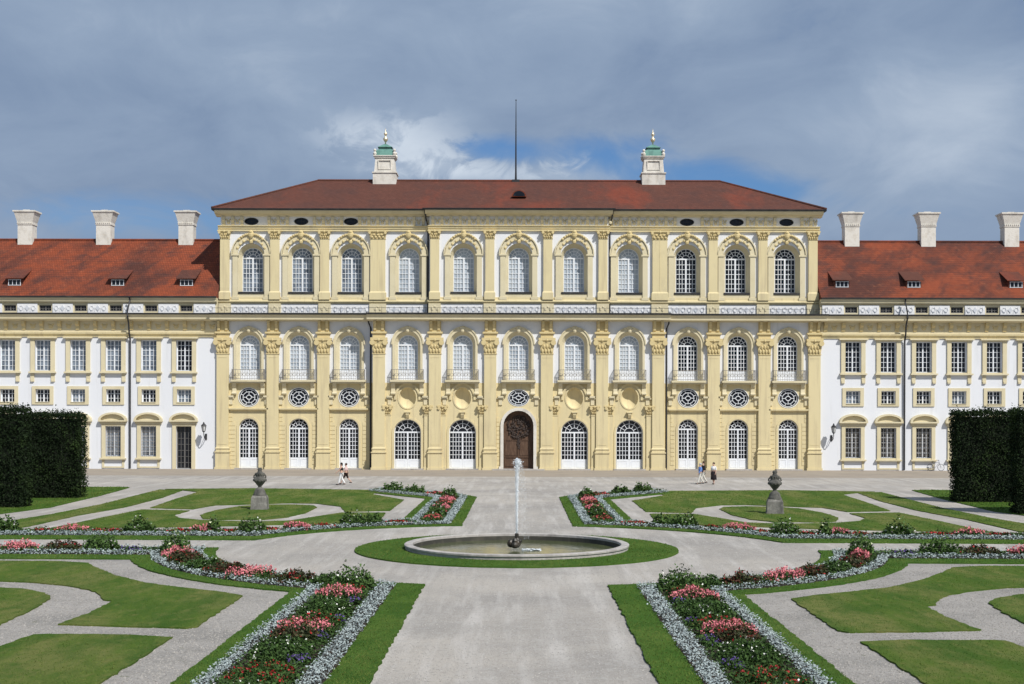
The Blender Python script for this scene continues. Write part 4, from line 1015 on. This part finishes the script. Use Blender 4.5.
def clump(kind, x, y, rx, ry, ang, where, ref, hs=1.0):
    name, look, cat, h, lm, fm, fd, fs = KIND[kind]; h *= hs
    dsc = np.clip(y / 32, 1, 2.4); area = PI * rx * ry
    key = (look, where); k = count.get(key, 0); count[key] = k + 1
    n = int(area * (1300 if kind in ('bush', 'spiky', 'yellowbush') else 1500) / dsc ** 1.2) + 80
    def pts(n, surf):
        q = np.sqrt(rng.random(n)) * (1 if surf else .98); a = rng.uniform(0, 2 * PI, n)
        lx, ly = q * np.cos(a) * rx, q * np.sin(a) * ry
        lump = .78 + .3 * np.sin(lx * 7 + k * 2.1) * np.sin(ly * 8 + k) + rng.normal(0, .1, n)
        top = h * np.sqrt(np.maximum(0.05, 1 - q ** 2 * .85)) * lump
        if kind in ('bush', 'spiky', 'yellowbush'): top = top * rng.uniform(.6, 1.15, n)
        z = top if surf else top * (1 - rng.random(n) ** 1.6 * .85)
        X = lx * math.cos(ang) - ly * math.sin(ang); Y = lx * math.sin(ang) + ly * math.cos(ang)
        return np.column_stack([X, Y, np.maximum(z, .03)])
    lf = .042 * dsc ** .8 * (1.15 if lm == 'leaf_bright' else 1)
    lv = leaf_quads(pts(n, False), lf, .2, .5); fv = None
    if fm:
        fsz = fs * dsc ** .5
        p = pts(max(5, int(area * fd / dsc ** .6)), True)
        if kind == 'pink':   # upright spikes
            p[:, 2] += .03; q = np.repeat(p, 5, 0); q[:, 2] += np.tile([-.07, -.02, .03, .08, .12], len(p)); q[:, :2] += rng.normal(0, .015, (len(q), 2))
            fv = leaf_quads(q, fsz * .8, .0, .8)
        else:
            p[:, 2] += .02; q = np.repeat(p, 2, 0); q += rng.normal(0, fs * .35, q.shape); fv = leaf_quads(q, fsz * .75, .2, .9)
    dense = kind in ('pink', 'salmon', 'purple', 'redpatch')
    me = np_mesh(name, lv if dense or fv is None else np.concatenate([lv, fv]), 4, M[lm])
    if fv is not None and not dense:
        me.materials.append(M[fm]); me.polygons.foreach_set('material_index', np.r_[np.zeros(len(lv) // 4, np.int32), np.ones(len(fv) // 4, np.int32)])
    o = place(name, me, None, (x, y, .03))
    tag(o, f'{ORD[min(k, 11)]} {look} from {ref}, {where}', cat, f'{look} plants, {where}')
    if dense: place('blossoms', np_mesh('blossoms', fv, 4, M[fm]), o)

# near beds: along the central path (distance, kind, half-length, half-width)
NEAR_ROW = [(24.6, 'green', .9, .72, 0), (26.6, 'red', 1.15, .72, 0), (28.5, 'purple', .45, .26, .45), (29.3, 'green', 1.2, .7, -.06), (31.3, 'bronze', .5, .6, -.1), (31.2, 'purple', .4, .24, .5), (32.2, 'pink', .4, .76, -.04), (33.7, 'red', .75, .68, 0), (34.0, 'purple', .35, .22, .55),
            (35.7, 'green', 1.3, .72, 0), (37.6, 'purple', .35, .22, .5), (38.3, 'pink', .5, .74, -.05), (39.6, 'red', .6, .65, 0), (41.0, 'bush', .7, .72, .05)]
NEAR_RING = [(26.5, 'green', .55, .5), (32, 'bronze', .8, .48), (40.5, 'pink', .95, .44), (47, 'bronze', .85, .5), (54.5, 'green', .95, .52), (62, 'bronze', .9, .48), (70.5, 'pink', .95, .4), (77, 'yellowbush', .8, .5), (66, 'bronze', .4, .45)]
NEAR_SIDE = [(-15.3, 'purple', .5, .4), (-16.5, 'spiky', .8, .55), (-18.1, 'bronze', .8, .55), (-19.9, 'pink', .8, .5), (-21.8, 'green', .9, .5), (-23.6, 'bush', .8, .5)]
FAR_ROW = [(69.5, 'salmon', .7, .5, 0), (71.6, 'bush', .8, .45, .1), (73.6, 'salmon', .75, .5, 0), (76.2, 'pink', .7, .52, 0), (78.4, 'bronze', .7, .5, 0), (80.6, 'salmon', .75, .5, 0), (83.0, 'pink', .9, .5, 0), (85.2, 'bronze', .9, .5, 0), (87.4, 'bush', .8, .5, -.1)]
FAR_TOP = [(-5.6, 90.2, 'salmon', .9, .5), (-7.2, 92.4, 'spiky', .9, .5), (-8.9, 94.4, 'bush', .9, .5)]
FAR_RING = [(25, 'redpatch', .8, .36), (31, 'spiky', .6, .4), (35.5, 'bush', .8, .42), (42, 'redpatch', .8, .36), (48.5, 'pink', 1.0, .42), (55, 'redpatch', .8, .36)]
FAR_SIDE = [(-12.1, 'bush', .7, .45), (-13.2, 'redpatch', .5, .35), (-13.9, 'yellowbush', .3, .3), (-14.6, 'pink', .55, .38), (-15.7, 'redpatch', .6, .36), (-17.4, 'bush', .75, .45), (-19.0, 'redpatch', .75, .36), (-20.5, 'pink', .75, .4), (-22.0, 'redpatch', .6, .36), (-23.8, 'bush', .75, .45), (-25.6, 'redpatch', .7, .36), (-27.3, 'pink', .8, .4)]
for s in (-1, 1):
    sw = side_words[s]
    def at(x, y):
        (p,) = plan([(x, y)], s); return p
    j = lambda v: v + RJ.uniform(-.12, .12)
    for d, k, ry, rx, off in NEAR_ROW:
        x, y = at(-5.2 + off, j(d)); clump(k, x, y, rx, ry, 0, f'bed {sw} of the front path', 'the front', 1 if k != 'bush' else .78)
    for a, k, rt, rr in NEAR_RING:
        t = math.radians(j(a)); r = 13.68; x, y = at(-r * math.sin(t), GC - r * math.cos(t))
        clump(k, x, y, rt, rr, -s * t if s < 0 else t * 1, f'near {sw} curved bed', 'the front path')
    for xx, k, rx, ry in NEAR_SIDE:
        x, y = at(j(xx), 51.35); clump(k, x, y, rx, ry, 0, f'near {sw} straight bed', 'the fountain')
    for d, k, ry, rx, off in FAR_ROW:
        x, y = at(-4.42 + off, j(d) - 1.5); clump(k, x, y, rx, ry, 0, f'bed {sw} of the far path', 'the fountain', .8)
    for xx, yy, k, rx, ry in FAR_TOP:
        x, y = at(xx, yy - 1.7); clump(k, x, y, rx, ry, -s * .9, f'{sw} bed nearest the palace', 'the path', .8)
    for a, k, rt, rr in FAR_RING:
        t = math.radians(j(a)); r = 14.0; x, y = at(-r * math.sin(t), GC - 1.3 + r * math.cos(t))
        clump(k, x, y, rt, rr, -s * -t if s < 0 else -t, f'far {sw} curved bed', 'the far path', .85)
    for xx, k, rx, ry in FAR_SIDE:
        x, y = at(j(xx), 59.5); clump(k, x, y, rx, ry, 0, f'far {sw} straight bed', 'the fountain', .9)

# ------------------------------------------------------------------ fountain
ft = empty('fountain_basin', (0, GC - .35, 0), 'round stone fountain basin filled with murky water on a grass ring', 'fountain')
rm = MB()
prof = [(4.56, 0), (4.56, .15), (4.6, .17), (4.6, .23), (4.55, .25), (4.3, .25), (4.27, .23), (4.27, .14)]
rm.lathe(prof, 72, cap=False); rm.build('stone_rim', M['rim'], ft)
iw = MB(); iw.lathe([(4.272, .16), (4.272, -.3)], 72, cap=False); iw.build('basin_wall', M['rim_wet'], ft)
wt = MB(); wt.add([(4.27 * math.cos(2 * PI * (k + .5) / 72), 4.27 * math.sin(2 * PI * (k + .5) / 72), -.04) for k in range(72)], [tuple(range(72))])
tag(wt.build('water', M['water']), kind='structure'); bpy.data.objects['water'].location = (0, GC - .35, 0)
rk = MB(); R_ = random.Random(9)
for k in range(16):
    a = R_.uniform(0, 2 * PI); q = R_.uniform(0, .26); rk.ball(q * math.cos(a), q * math.sin(a), .14 + R_.uniform(0, .3) * (1 - q * 2), R_.uniform(.1, .2), R_.uniform(.1, .2), R_.uniform(.1, .2), 7, 5)
rk.lathe([(.1, .3), (.08, .62), (.05, .66)], 10)
rk.build('nozzle_rock', M['rock'], ft)
jt = np.zeros((0, 3)); H = 3.7
n = 2600; t = rng.random(n) ** .9; w = .035 + .05 * t ** 1.5
jet_pos = np.column_stack([rng.normal(0, 1, n) * w * .75 + .02 * t, rng.normal(0, 1, n) * w * .75, .62 + t * (H - .62)])
n2 = 900; top = np.column_stack([rng.normal(0.03, .075, n2), rng.normal(0, .075, n2), H - np.abs(rng.normal(0, .2, n2)) + .02]); top[:, :2] *= np.clip((H + .08 - top[:, 2:3]) / .2, .25, 1)
n3 = 1500; q = rng.random(n3); fall = np.column_stack([.06 + .42 * np.sqrt(q) * rng.uniform(.35, 1.05, n3) + rng.normal(0, .04, n3), rng.normal(0, .12, n3) * (.5 + q), H - .1 - q ** 1.4 * 3.2])
drops = np.concatenate([leaf_quads(jet_pos, .02, 0, .8), leaf_quads(top, .026, 0, .8), leaf_quads(fall, .012, 0, .8)])
wj = empty('water_jet', (0, GC - .35, 0), 'white vertical jet of water rising from the fountain basin', 'water jet')
cm = MB(); prof = [(.04, .5), (.045, 1.4), (.05, 2.2), (.06, 2.9), (.07, 3.3), (.085, 3.5), (.06, 3.66), (.02, 3.74)]; cm.lathe(prof, 10); cm.build('water_column', M['spray'], wj, smooth=True)
place('droplets', np_mesh('droplets', drops, 4, M['spray']), wj)
nf = 520; a = rng.uniform(0, 2 * PI, nf); q = np.minimum(np.abs(rng.normal(0, .16, nf)), .3); fo = np.column_stack([np.clip(.6 + q * np.cos(a) * 1.6, .25, .95), q * np.sin(a) * 1.0, np.full(nf, -.034) + rng.random(nf) * .03])
place('foam', np_mesh('foam', leaf_quads(fo, .07, 3, .8), 4, M['foam']), wj)

# ------------------------------------------------------------------ stone urns
def urn(x, y, lab, rot):
    e = empty('stone_urn', (x, y, .04), lab, 'urn', 'stone urns on the round lawns')
    b = MB()
    b.box(-1.0, 1.0, -1.0, 1.0, 0, .14); b.frust(-.95, .95, -.95, .95, .14, -.9, .9, -.9, .9, 1.25); b.frust(-.9, .9, -.9, .9, 1.25, -.78, .78, -.78, .78, 1.5)
    b.build('pedestal', M['plinth'], e)
    f = MB(); f.lathe([(.8, 1.5), (.82, 1.58), (.7, 1.75), (.62, 2.0), (.5, 2.2), (.3, 2.34), (.2, 2.42)], 20); f.build('foot', M['urn'], e, smooth=True)
    v = MB(); v.lathe([(.2, 2.36), (.22, 2.5), (.4, 2.68), (.62, 2.95), (.82, 3.2), (.78, 3.3), (.62, 3.42), (.5, 3.6), (.5, 3.8), (.6, 3.9), (.42, 3.98), (.3, 4.0)], 20)
    v.tube([(-.55, 0, 3.8), (-.68, 0, 3.65), (-.72, 0, 3.4)], .09, 6); v.tube([(.55, 0, 3.8), (.68, 0, 3.65), (.72, 0, 3.4)], .09, 6)
    for k in range(12):
        a = 2 * PI * k / 12; v.ball(.7 * math.cos(a), .7 * math.sin(a), 3.12, .14, .14, .12, 6, 4); v.ball(.5 * math.cos(a), .5 * math.sin(a), 3.72, .1, .1, .1, 6, 4)
    v.build('vase', M['urn'], e, smooth=True)
    l = MB(); l.lathe([(.34, 3.98), (.26, 4.12), (.22, 4.2), (.3, 4.3), (.24, 4.42), (.1, 4.52)], 14)
    for k in range(5): l.ball(.16 * math.cos(k * 1.26), .16 * math.sin(k * 1.26), 4.4, .12, .12, .13, 6, 4)
    l.build('lid', M['urn'], e, smooth=True)
    for c in e.children: c.scale = (.48, .48, .53)
    e.rotation_euler.z = rot
ux, uy = G(260, 509.5); urn(ux, uy, 'dark lichened stone urn on the left round lawn', .05)
ux, uy = G(775, 512.5); urn(ux, uy, 'dark lichened stone urn on the right round lawn', -.12)

# ------------------------------------------------------------------ clipped hedges
def hedge(x0, x1, y0, y1, h, lab):
    e = empty('clipped_hedge', ((x0 + x1) / 2, (y0 + y1) / 2, 0), lab, 'hedge', 'clipped dark hedge blocks')
    a, b = (x1 - x0) / 2, (y1 - y0) / 2
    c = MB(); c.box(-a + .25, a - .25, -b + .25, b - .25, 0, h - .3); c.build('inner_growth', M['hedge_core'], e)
    def face(n, f): return f(rng.random(n), rng.random(n))
    P = []
    wob = lambda u, v: .12 * np.sin(u * 2.3 + v) * np.sin(v * 1.7) + rng.normal(0, .09, len(u))
    k = 300
    for s in (-1, 1):
        u, v = rng.uniform(-b, b, int(k * 2 * b * h)), rng.uniform(0, 1, int(k * 2 * b * h)) * h; P.append(np.column_stack([s * (a - .08) + wob(u, v), u, v]))
        u, v = rng.uniform(-a, a, int(k * 2 * a * h)), rng.uniform(0, 1, int(k * 2 * a * h)) * h; P.append(np.column_stack([u, s * (b - .08) + wob(u, v), v]))
    n = int(k * 4 * a * b * 1.3); u, v = rng.uniform(-a, a, n), rng.uniform(-b, b, n); P.append(np.column_stack([u, v, h - .1 + wob(u, v) + np.abs(rng.normal(0, .16, n)) * rng.random(n)]))
    place('foliage', np_mesh('foliage', leaf_quads(np.concatenate(P), .065, .0, .6), 4, M['hedge']), e)
hedge(-32.2, -28.5, 84.3, 85.9, 5.5, 'dark clipped hedge block left of the parterre, the one nearer the palace')
hedge(-35.0, -28.9, 75.7, 77.3, 5.8, 'dark clipped hedge block left of the parterre, the nearer of two')
hedge(27.85, 31.9, 82.3, 83.9, 5.75, 'dark clipped hedge block right of the parterre, the one nearer the palace')
hedge(27.9, 32.7, 72.2, 73.8, 5.8, 'dark clipped hedge block right of the parterre, the nearer of two')

# ------------------------------------------------------------------ bicycle against the right wing
bx = (938 - 519.5) / 10.05 + .1
bk = empty('bicycle', (bx, FY + WY - .62, 0.01), 'grey bicycle leaning against the white wing wall behind the hedge', 'bicycle')
fr = MB()
for a, b in (((-.5, 0, .34), (-.05, 0, .3)), ((-.05, 0, .3), (-.2, 0, .85)), ((-.05, 0, .3), (.4, 0, .8)), ((-.18, 0, .78), (.38, 0, .86)), ((-.5, 0, .34), (-.18, 0, .78)), ((.55, 0, .34), (.36, 0, 1.0))): fr.tube([a, b], .022, 6)
gm_ = mat('grey_bicycle_paint', (.22, .23, .25), .4); fr.build('frame', gm_, bk)
for x in (-.5, .55):
    t = MB(); t.torus((0, 0, .34), .33, .022); w = t.build('wheel', M['iron'], bk, (x, 0, 0))
    sp = MB()
    for k in range(8): sp.tube([(0, 0, .34), (.32 * math.cos(k * PI / 4), 0, .34 + .32 * math.sin(k * PI / 4))], .005, 4)
    sp.build('spokes', M['rail'], w)
hb = MB(); hb.tube([(.2, -.28, 1.05), (.36, -.15, 1.04), (.36, .15, 1.04), (.2, .28, 1.05)], .016, 6); hb.build('handlebar', M['iron'], bk)
sd = MB(); sd.ball(-.22, 0, .92, .15, .08, .05); sd.tube([(-.2, 0, .82), (-.22, 0, .9)], .015, 5); sd.build('saddle', M['iron'], bk)
bk.rotation_euler = (math.radians(-10), 0, .0)

# ------------------------------------------------------------------ people
def skin_mesh(name, verts, edges, m, parent, root=0, roots=()):
    """verts: (x,y,z,r) - a skinned skeleton"""
    me = bpy.data.meshes.new(name); me.from_pydata([v[:3] for v in verts], edges, []); me.update()
    o = place(name, me, parent)
    md = o.modifiers.new('Skin', 'SKIN'); md.use_smooth_shade = True
    sv = me.skin_vertices[0].data
    for i, v in enumerate(verts):
        r = v[3]; sv[i].radius = (r, r) if not isinstance(r, tuple) else r
        sv[i].use_root = (i == root or i in roots)
    ss = o.modifiers.new('Subdivision', 'SUBSURF'); ss.levels = 1; ss.render_levels = 1
    me.materials.append(m); return o
def person(loc, face, height, lab, top_m, bottom_m, hair_m, stride, long_legs, sleeves, arms=(0, 0), coat=False, skirt=False, shoe=(.03, .03, .03), hair_len=0.):
    """x is forward; stride: angle of the front leg; arms: forward swing of each arm"""
    e = empty('person', loc, lab, 'person'); e.rotation_euler.z = face; k = height / 1.75; e.scale = (k, k, k)
    V, E = [], []
    def v(x, y, z, r): V.append((x, y, z, r)); return len(V) - 1
    pel = v(0, 0, .95, (.12, .15)); wai = v(0, 0, 1.1, (.105, .135)); che = v(.01, 0, 1.3, (.115, .165)); nb = v(0, 0, 1.45, (.07, .09)); nk = v(.01, 0, 1.51, .055)
    hd0 = v(.02, 0, 1.58, .075); hd1 = v(.02, 0, 1.66, .092); hd2 = v(.01, 0, 1.72, .07); nose = v(.12, 0, 1.62, .016)
    E += [(pel, wai), (wai, che), (che, nb), (nb, nk), (nk, hd0), (hd0, hd1), (hd1, hd2), (hd1, nose)]
    legs, arm_i, roots = [], [], []
    for s, a in ((1, stride), (-1, -stride)):
        hip = v(.0, s * .09, .88, .088); kx = .44 * math.sin(a) + (.05 if a < 0 else .02); kz = .88 - .42 * math.cos(a)
        kn = v(kx, s * .09, kz, .058); b = a * .8 - (.35 if a < 0 else 0); ax = kx + .42 * math.sin(b); az = max(.09, kz - .40 * math.cos(b)); ak = v(ax, s * .09, az, .038); toe = v(ax + .15, s * .1, max(.035, az - .055), .032)
        E += [(pel, hip), (hip, kn), (kn, ak), (ak, toe)]; legs.append((hip, kn, ak, toe))
    for s, a in zip((1, -1), arms):
        sh = v(0, s * .19, 1.41, .055); el = v(.29 * math.sin(a), s * .23, 1.41 - .29 * math.cos(a), .042); fa = a + .35; wr = v(V[el][0] + .25 * math.sin(fa), s * .24, V[el][2] - .25 * math.cos(fa), .027)
        pm = v(V[wr][0] + .07 * math.sin(fa), s * .235, V[wr][2] - .07 * math.cos(fa), (.032, .022)); E += [(nb, sh), (sh, el), (el, wr), (wr, pm)]; arm_i.append((sh, el, wr, pm))
        for q in range(5):
            o = (q - 2) * .014 if q < 4 else .03; l = (.055, .07, .075, .06, .045)[q]
            p0 = v(V[pm][0] + (o - .007 if q < 4 else .02) * 1.0, s * .235, V[pm][2] - .01, .009); p1 = v(V[p0][0] + l * .7 * math.sin(fa) + (.02 if q == 4 else 0), s * .23, V[p0][2] - l * math.cos(fa), .008); roots.append(p0); E.append((p0, p1))
    body = skin_mesh('body', V, E, M['skin'], e, 0, roots)
    # clothes over the same joints
    def gar(name, idx, edges, m, grow, over={}):
        mp = {j: i for i, j in enumerate(idx)}
        vs = []
        for j in idx:
            x, y, z, r = V[j]; r = over.get(j, r); r = tuple(q + grow for q in r) if isinstance(r, tuple) else r + grow; vs.append((x, y, z, r))
        skin_mesh(name, vs, [(mp[a], mp[b]) for a, b in edges], m, e)
    ti = [pel if coat else wai, che, nb]; te = [(ti[0], che), (che, nb)]; wide = {pel: .195, wai: .165, che: .178, nb: .1}
    if sleeves:
        for sh, el, wr, pm in arm_i:
            ti += [sh, el]; te += [(nb, sh), (sh, el)]
            if sleeves > 1: ti.append(wr); te.append((el, wr))
    gar('coat' if coat else 'shirt', ti, te, top_m, .012, wide)
    bi = [pel]; be = []
    if skirt:
        b = MB(); b.lathe([(.15, 1.06), (.19, .95), (.23, .65), (.25, .38), (.24, .37)], 16); b.build('skirt', bottom_m, e, smooth=True)
    else:
        for hip, kn, ak, toe in legs:
            bi += [hip, kn]; be += [(pel, hip), (hip, kn)]
            if long_legs: bi.append(ak); be.append((kn, ak))
        gar('trousers' if long_legs else 'shorts', bi, be, bottom_m, .018)
    hm = MB(); hm.ball(-.012, 0, 1.7, .108, .1, .095, 12, 8)
    if hair_len: hm.ball(-.06, 0, 1.66 - hair_len / 2, .06, .09, .06 + hair_len / 2, 10, 6)
    hm.build('hair', hair_m, e, smooth=True)
    shm = mat('shoe_leather', shoe, .6)
    for hip, kn, ak, toe in legs:
        sm = MB(); x, y, z, _ = V[toe]; sm.ball(x - .06, y, max(.045, z + .005), .14, .05, .045, 10, 6); sm.build('shoe', shm, e, smooth=True)
    return e
c_black = mat('black_cloth', (.018, .014, .016), .9); c_white = mat('white_cloth', (.75, .75, .74), .9); c_pink = mat('pale_pink_cloth', (.60, .44, .42), .9)
c_brown = mat('dark_brown_cloth', (.035, .018, .016), .9); c_blue = mat('light_blue_cloth', (.12, .22, .50), .9); c_beige = mat('pale_beige_cloth', (.62, .60, .54), .9)
h_dark = mat('dark_hair', (.025, .018, .014), .7); h_grey = mat('grey_hair', (.45, .45, .45), .7); h_brown = mat('brown_hair', (.07, .04, .025), .7)
gx, gy = G(341.5, 484.6); person((gx, gy, .005), PI, 1.72, 'person in black sleeveless top and white trousers walking beside a companion in dark shorts', c_black, c_white, h_dark, .25, True, 0, (.55, -.2), hair_len=.1)
gx, gy = G(346.2, 484.2); person((gx, gy, .005), PI - .1, 1.66, 'person in pale pink shirt and dark brown shorts, legs in wide stride', c_pink, c_brown, h_brown, .5, False, 1, (.3, -.35), shoe=(.02, .02, .02))
gx, gy = G(700.5, 483.0); person((gx, gy, .005), PI + .2, 1.66, 'person in light blue coat and pale trousers with grey hair', c_blue, c_beige, h_grey, .32, True, 2, (.3, -.3), coat=True)
gx, gy = G(703.6, 482.4); person((gx, gy, .005), PI + .1, 1.76, 'person in dark jacket and pale trousers, half hidden behind the light blue coat', c_black, c_beige, h_brown, .3, True, 2, (.2, -.3), coat=True)
gx, gy = G(713.8, 483.0); person((gx, gy, .005), PI + .9, 1.72, 'person in white shirt and black skirt standing apart near the palace', c_white, c_black, h_dark, .12, True, 1, (.1, -.1), skirt=True)

# ------------------------------------------------------------------ camera, sun, sky
cam = bpy.data.cameras.new('camera'); co_ = bpy.data.objects.new('camera', cam); C.objects.link(co_)
co_.location = (CAM_X, 0, CAM_H)
from mathutils import Matrix
co_.rotation_euler = (Matrix.Rotation(PI / 2, 4, 'X') @ Matrix.Rotation(math.radians(.13), 4, 'Z')).to_euler()
cam.sensor_width = 36; cam.lens = F * 36 / 1024; cam.shift_x = -(VPX - 512) / 1024; cam.shift_y = (HZ - 342) / 1024; cam.clip_end = 6000; cam.clip_start = .5
SC.camera = co_
sd = Vector((.8, -1.0, 1.4)).normalized()
sun = bpy.data.lights.new('sun', 'SUN'); sun.energy = 4.6; sun.angle = math.radians(.5); sun.color = (1, .965, .91)
so = bpy.data.objects.new('sun', sun); C.objects.link(so); so.rotation_euler = sd.to_track_quat('Z', 'Y').to_euler(); so.location = (60, -60, 90)

W = bpy.data.worlds.new('World'); SC.world = W; W.use_nodes = True
nt = W.node_tree; N = nt.nodes; L = nt.links
bg = N['Background']; out = N['World Output']
sky = N.new('ShaderNodeTexSky'); sky.sky_type = 'NISHITA'; sky.sun_disc = False
sky.sun_elevation = math.asin(sd.z); sky.sun_rotation = math.atan2(sd.x, sd.y); sky.air_density = 1.2; sky.dust_density = .6; sky.ozone_density = 2.0
tint = N.new('ShaderNodeMix'); tint.data_type = 'RGBA'; tint.blend_type = 'MULTIPLY'; tint.inputs[0].default_value = 1; tint.inputs[7].default_value = (.42, .68, 1.05, 1)
L.new(sky.outputs[0], tint.inputs[6]); L.new(tint.outputs[2], bg.inputs['Color']); bg.inputs['Strength'].default_value = .085
tc = N.new('ShaderNodeTexCoord')
def noise(scale, ax, detail, rough, dist=0.0, off=(0, 0, 0)):
    mp = N.new('ShaderNodeMapping'); mp.inputs['Scale'].default_value = ax; mp.inputs['Location'].default_value = off; L.new(tc.outputs['Generated'], mp.inputs['Vector'])
    n = N.new('ShaderNodeTexNoise'); n.inputs['Scale'].default_value = scale; n.inputs['Detail'].default_value = detail; n.inputs['Roughness'].default_value = rough; n.inputs['Distortion'].default_value = dist
    L.new(mp.outputs[0], n.inputs['Vector']); return n.outputs['Fac']
def mr(src, a, b, c, d, smooth=True):
    m = N.new('ShaderNodeMapRange'); m.interpolation_type = 'SMOOTHSTEP' if smooth else 'LINEAR'
    for i, q in enumerate((a, b, c, d)): m.inputs[i + 1].default_value = q
    L.new(src, m.inputs[0]); return m.outputs[0]
def mth(op, a, b):
    m = N.new('ShaderNodeMath'); m.operation = op
    for i, q in enumerate((a, b)):
        if isinstance(q, (int, float)): m.inputs[i].default_value = q
        else: L.new(q, m.inputs[i])
    return m.outputs[0]
def blob(px, py, rx, ry):
    """a soft patch of sky round one compass direction"""
    d = Vector(((px - VPX) / F, 1, (HZ - py) / F)).normalized()
    s = N.new('ShaderNodeVectorMath'); s.operation = 'SUBTRACT'; L.new(tc.outputs['Generated'], s.inputs[0]); s.inputs[1].default_value = d
    m = N.new('ShaderNodeVectorMath'); m.operation = 'MULTIPLY'; L.new(s.outputs[0], m.inputs[0]); m.inputs[1].default_value = (F / rx, 3.0, F / ry)
    l = N.new('ShaderNodeVectorMath'); l.operation = 'LENGTH'; L.new(m.outputs[0], l.inputs[0])
    return mr(l.outputs['Value'], 0, 1, 1, 0)
big = noise(3.0, (1, 1, 2.3), 7, .50, .25, (.3, 0, 1.7))
fine = noise(10, (1, 1, 1.9), 8, .58, .5, (2.1, 0, .4))
cov = mth('ADD', mth('MULTIPLY', big, .6), mth('MULTIPLY', fine, .4))
gap = mth('ADD', mth('MULTIPLY', blob(610, 160, 170, 50), .25), mth('MULTIPLY', blob(470, 148, 90, 30), .20))
gap = mth('ADD', gap, mth('MULTIPLY', blob(735, 186, 150, 44), .27))
gap = mth('ADD', gap, mth('MULTIPLY', blob(90, 218, 240, 44), .18))
gap = mth('ADD', gap, mth('MULTIPLY', blob(870, 208, 300, 44), .17))
bright = mth('ADD', mth('MULTIPLY', blob(375, 142, 130, 50), .16), mth('MULTIPLY', blob(950, 110, 230, 110), .13))
bright = mth('ADD', bright, mth('MULTIPLY', blob(560, 176, 100, 22), .14))
bright = mth('ADD', bright, mth('MULTIPLY', blob(430, 168, 120, 28), .12))
bright = mth('ADD', bright, mth('MULTIPLY', blob(150, 20, 300, 70), .10))
bright = mth('ADD', bright, mth('MULTIPLY', blob(640, 10, 260, 60), .07))
puffn = noise(24, (1, 1, 1.4), 8, .60, .6, (.7, 0, .2))
puffs = mth('MULTIPLY', mth('ADD', mth('ADD', blob(400, 142, 130, 46), blob(470, 172, 130, 22)), mth('MULTIPLY', blob(575, 165, 70, 26), .8)), mr(puffn, .42, .58, 0, 1))
bright = mth('ADD', bright, mth('MULTIPLY', puffs, .26))
cover = mr(mth('SUBTRACT', mth('ADD', cov, mth('MULTIPLY', bright, .35)), gap), .22, .42, .10, 1.0)
lum = mr(mth('ADD', mth('ADD', mth('MULTIPLY', fine, .40), mth('MULTIPLY', big, .45)), bright), .24, .84, 0, 1, False)
cr = N.new('ShaderNodeValToRGB'); e = cr.color_ramp.elements
e[0].position = 0; e[0].color = (.150, .218, .345, 1); e[1].position = 1; e[1].color = (.53, .60, .69, 1)
x = cr.color_ramp.elements.new(.45); x.color = (.262, .340, .462, 1)
L.new(lum, cr.inputs[0])
bg2 = N.new('ShaderNodeBackground'); L.new(cr.outputs[0], bg2.inputs['Color']); bg2.inputs['Strength'].default_value = 1.08
mx = N.new('ShaderNodeMixShader'); L.new(cover, mx.inputs[0]); L.new(bg.outputs[0], mx.inputs[1]); L.new(bg2.outputs[0], mx.inputs[2]); L.new(mx.outputs[0], out.inputs['Surface'])

vs = SC.view_settings; vs.view_transform = 'Standard'; vs.look = 'None'; vs.exposure = .06; vs.gamma = 1; vs.use_curve_mapping = False
SC.cycles.use_denoising = True; SC.cycles.max_bounces = 6; SC.cycles.transparent_max_bounces = 24
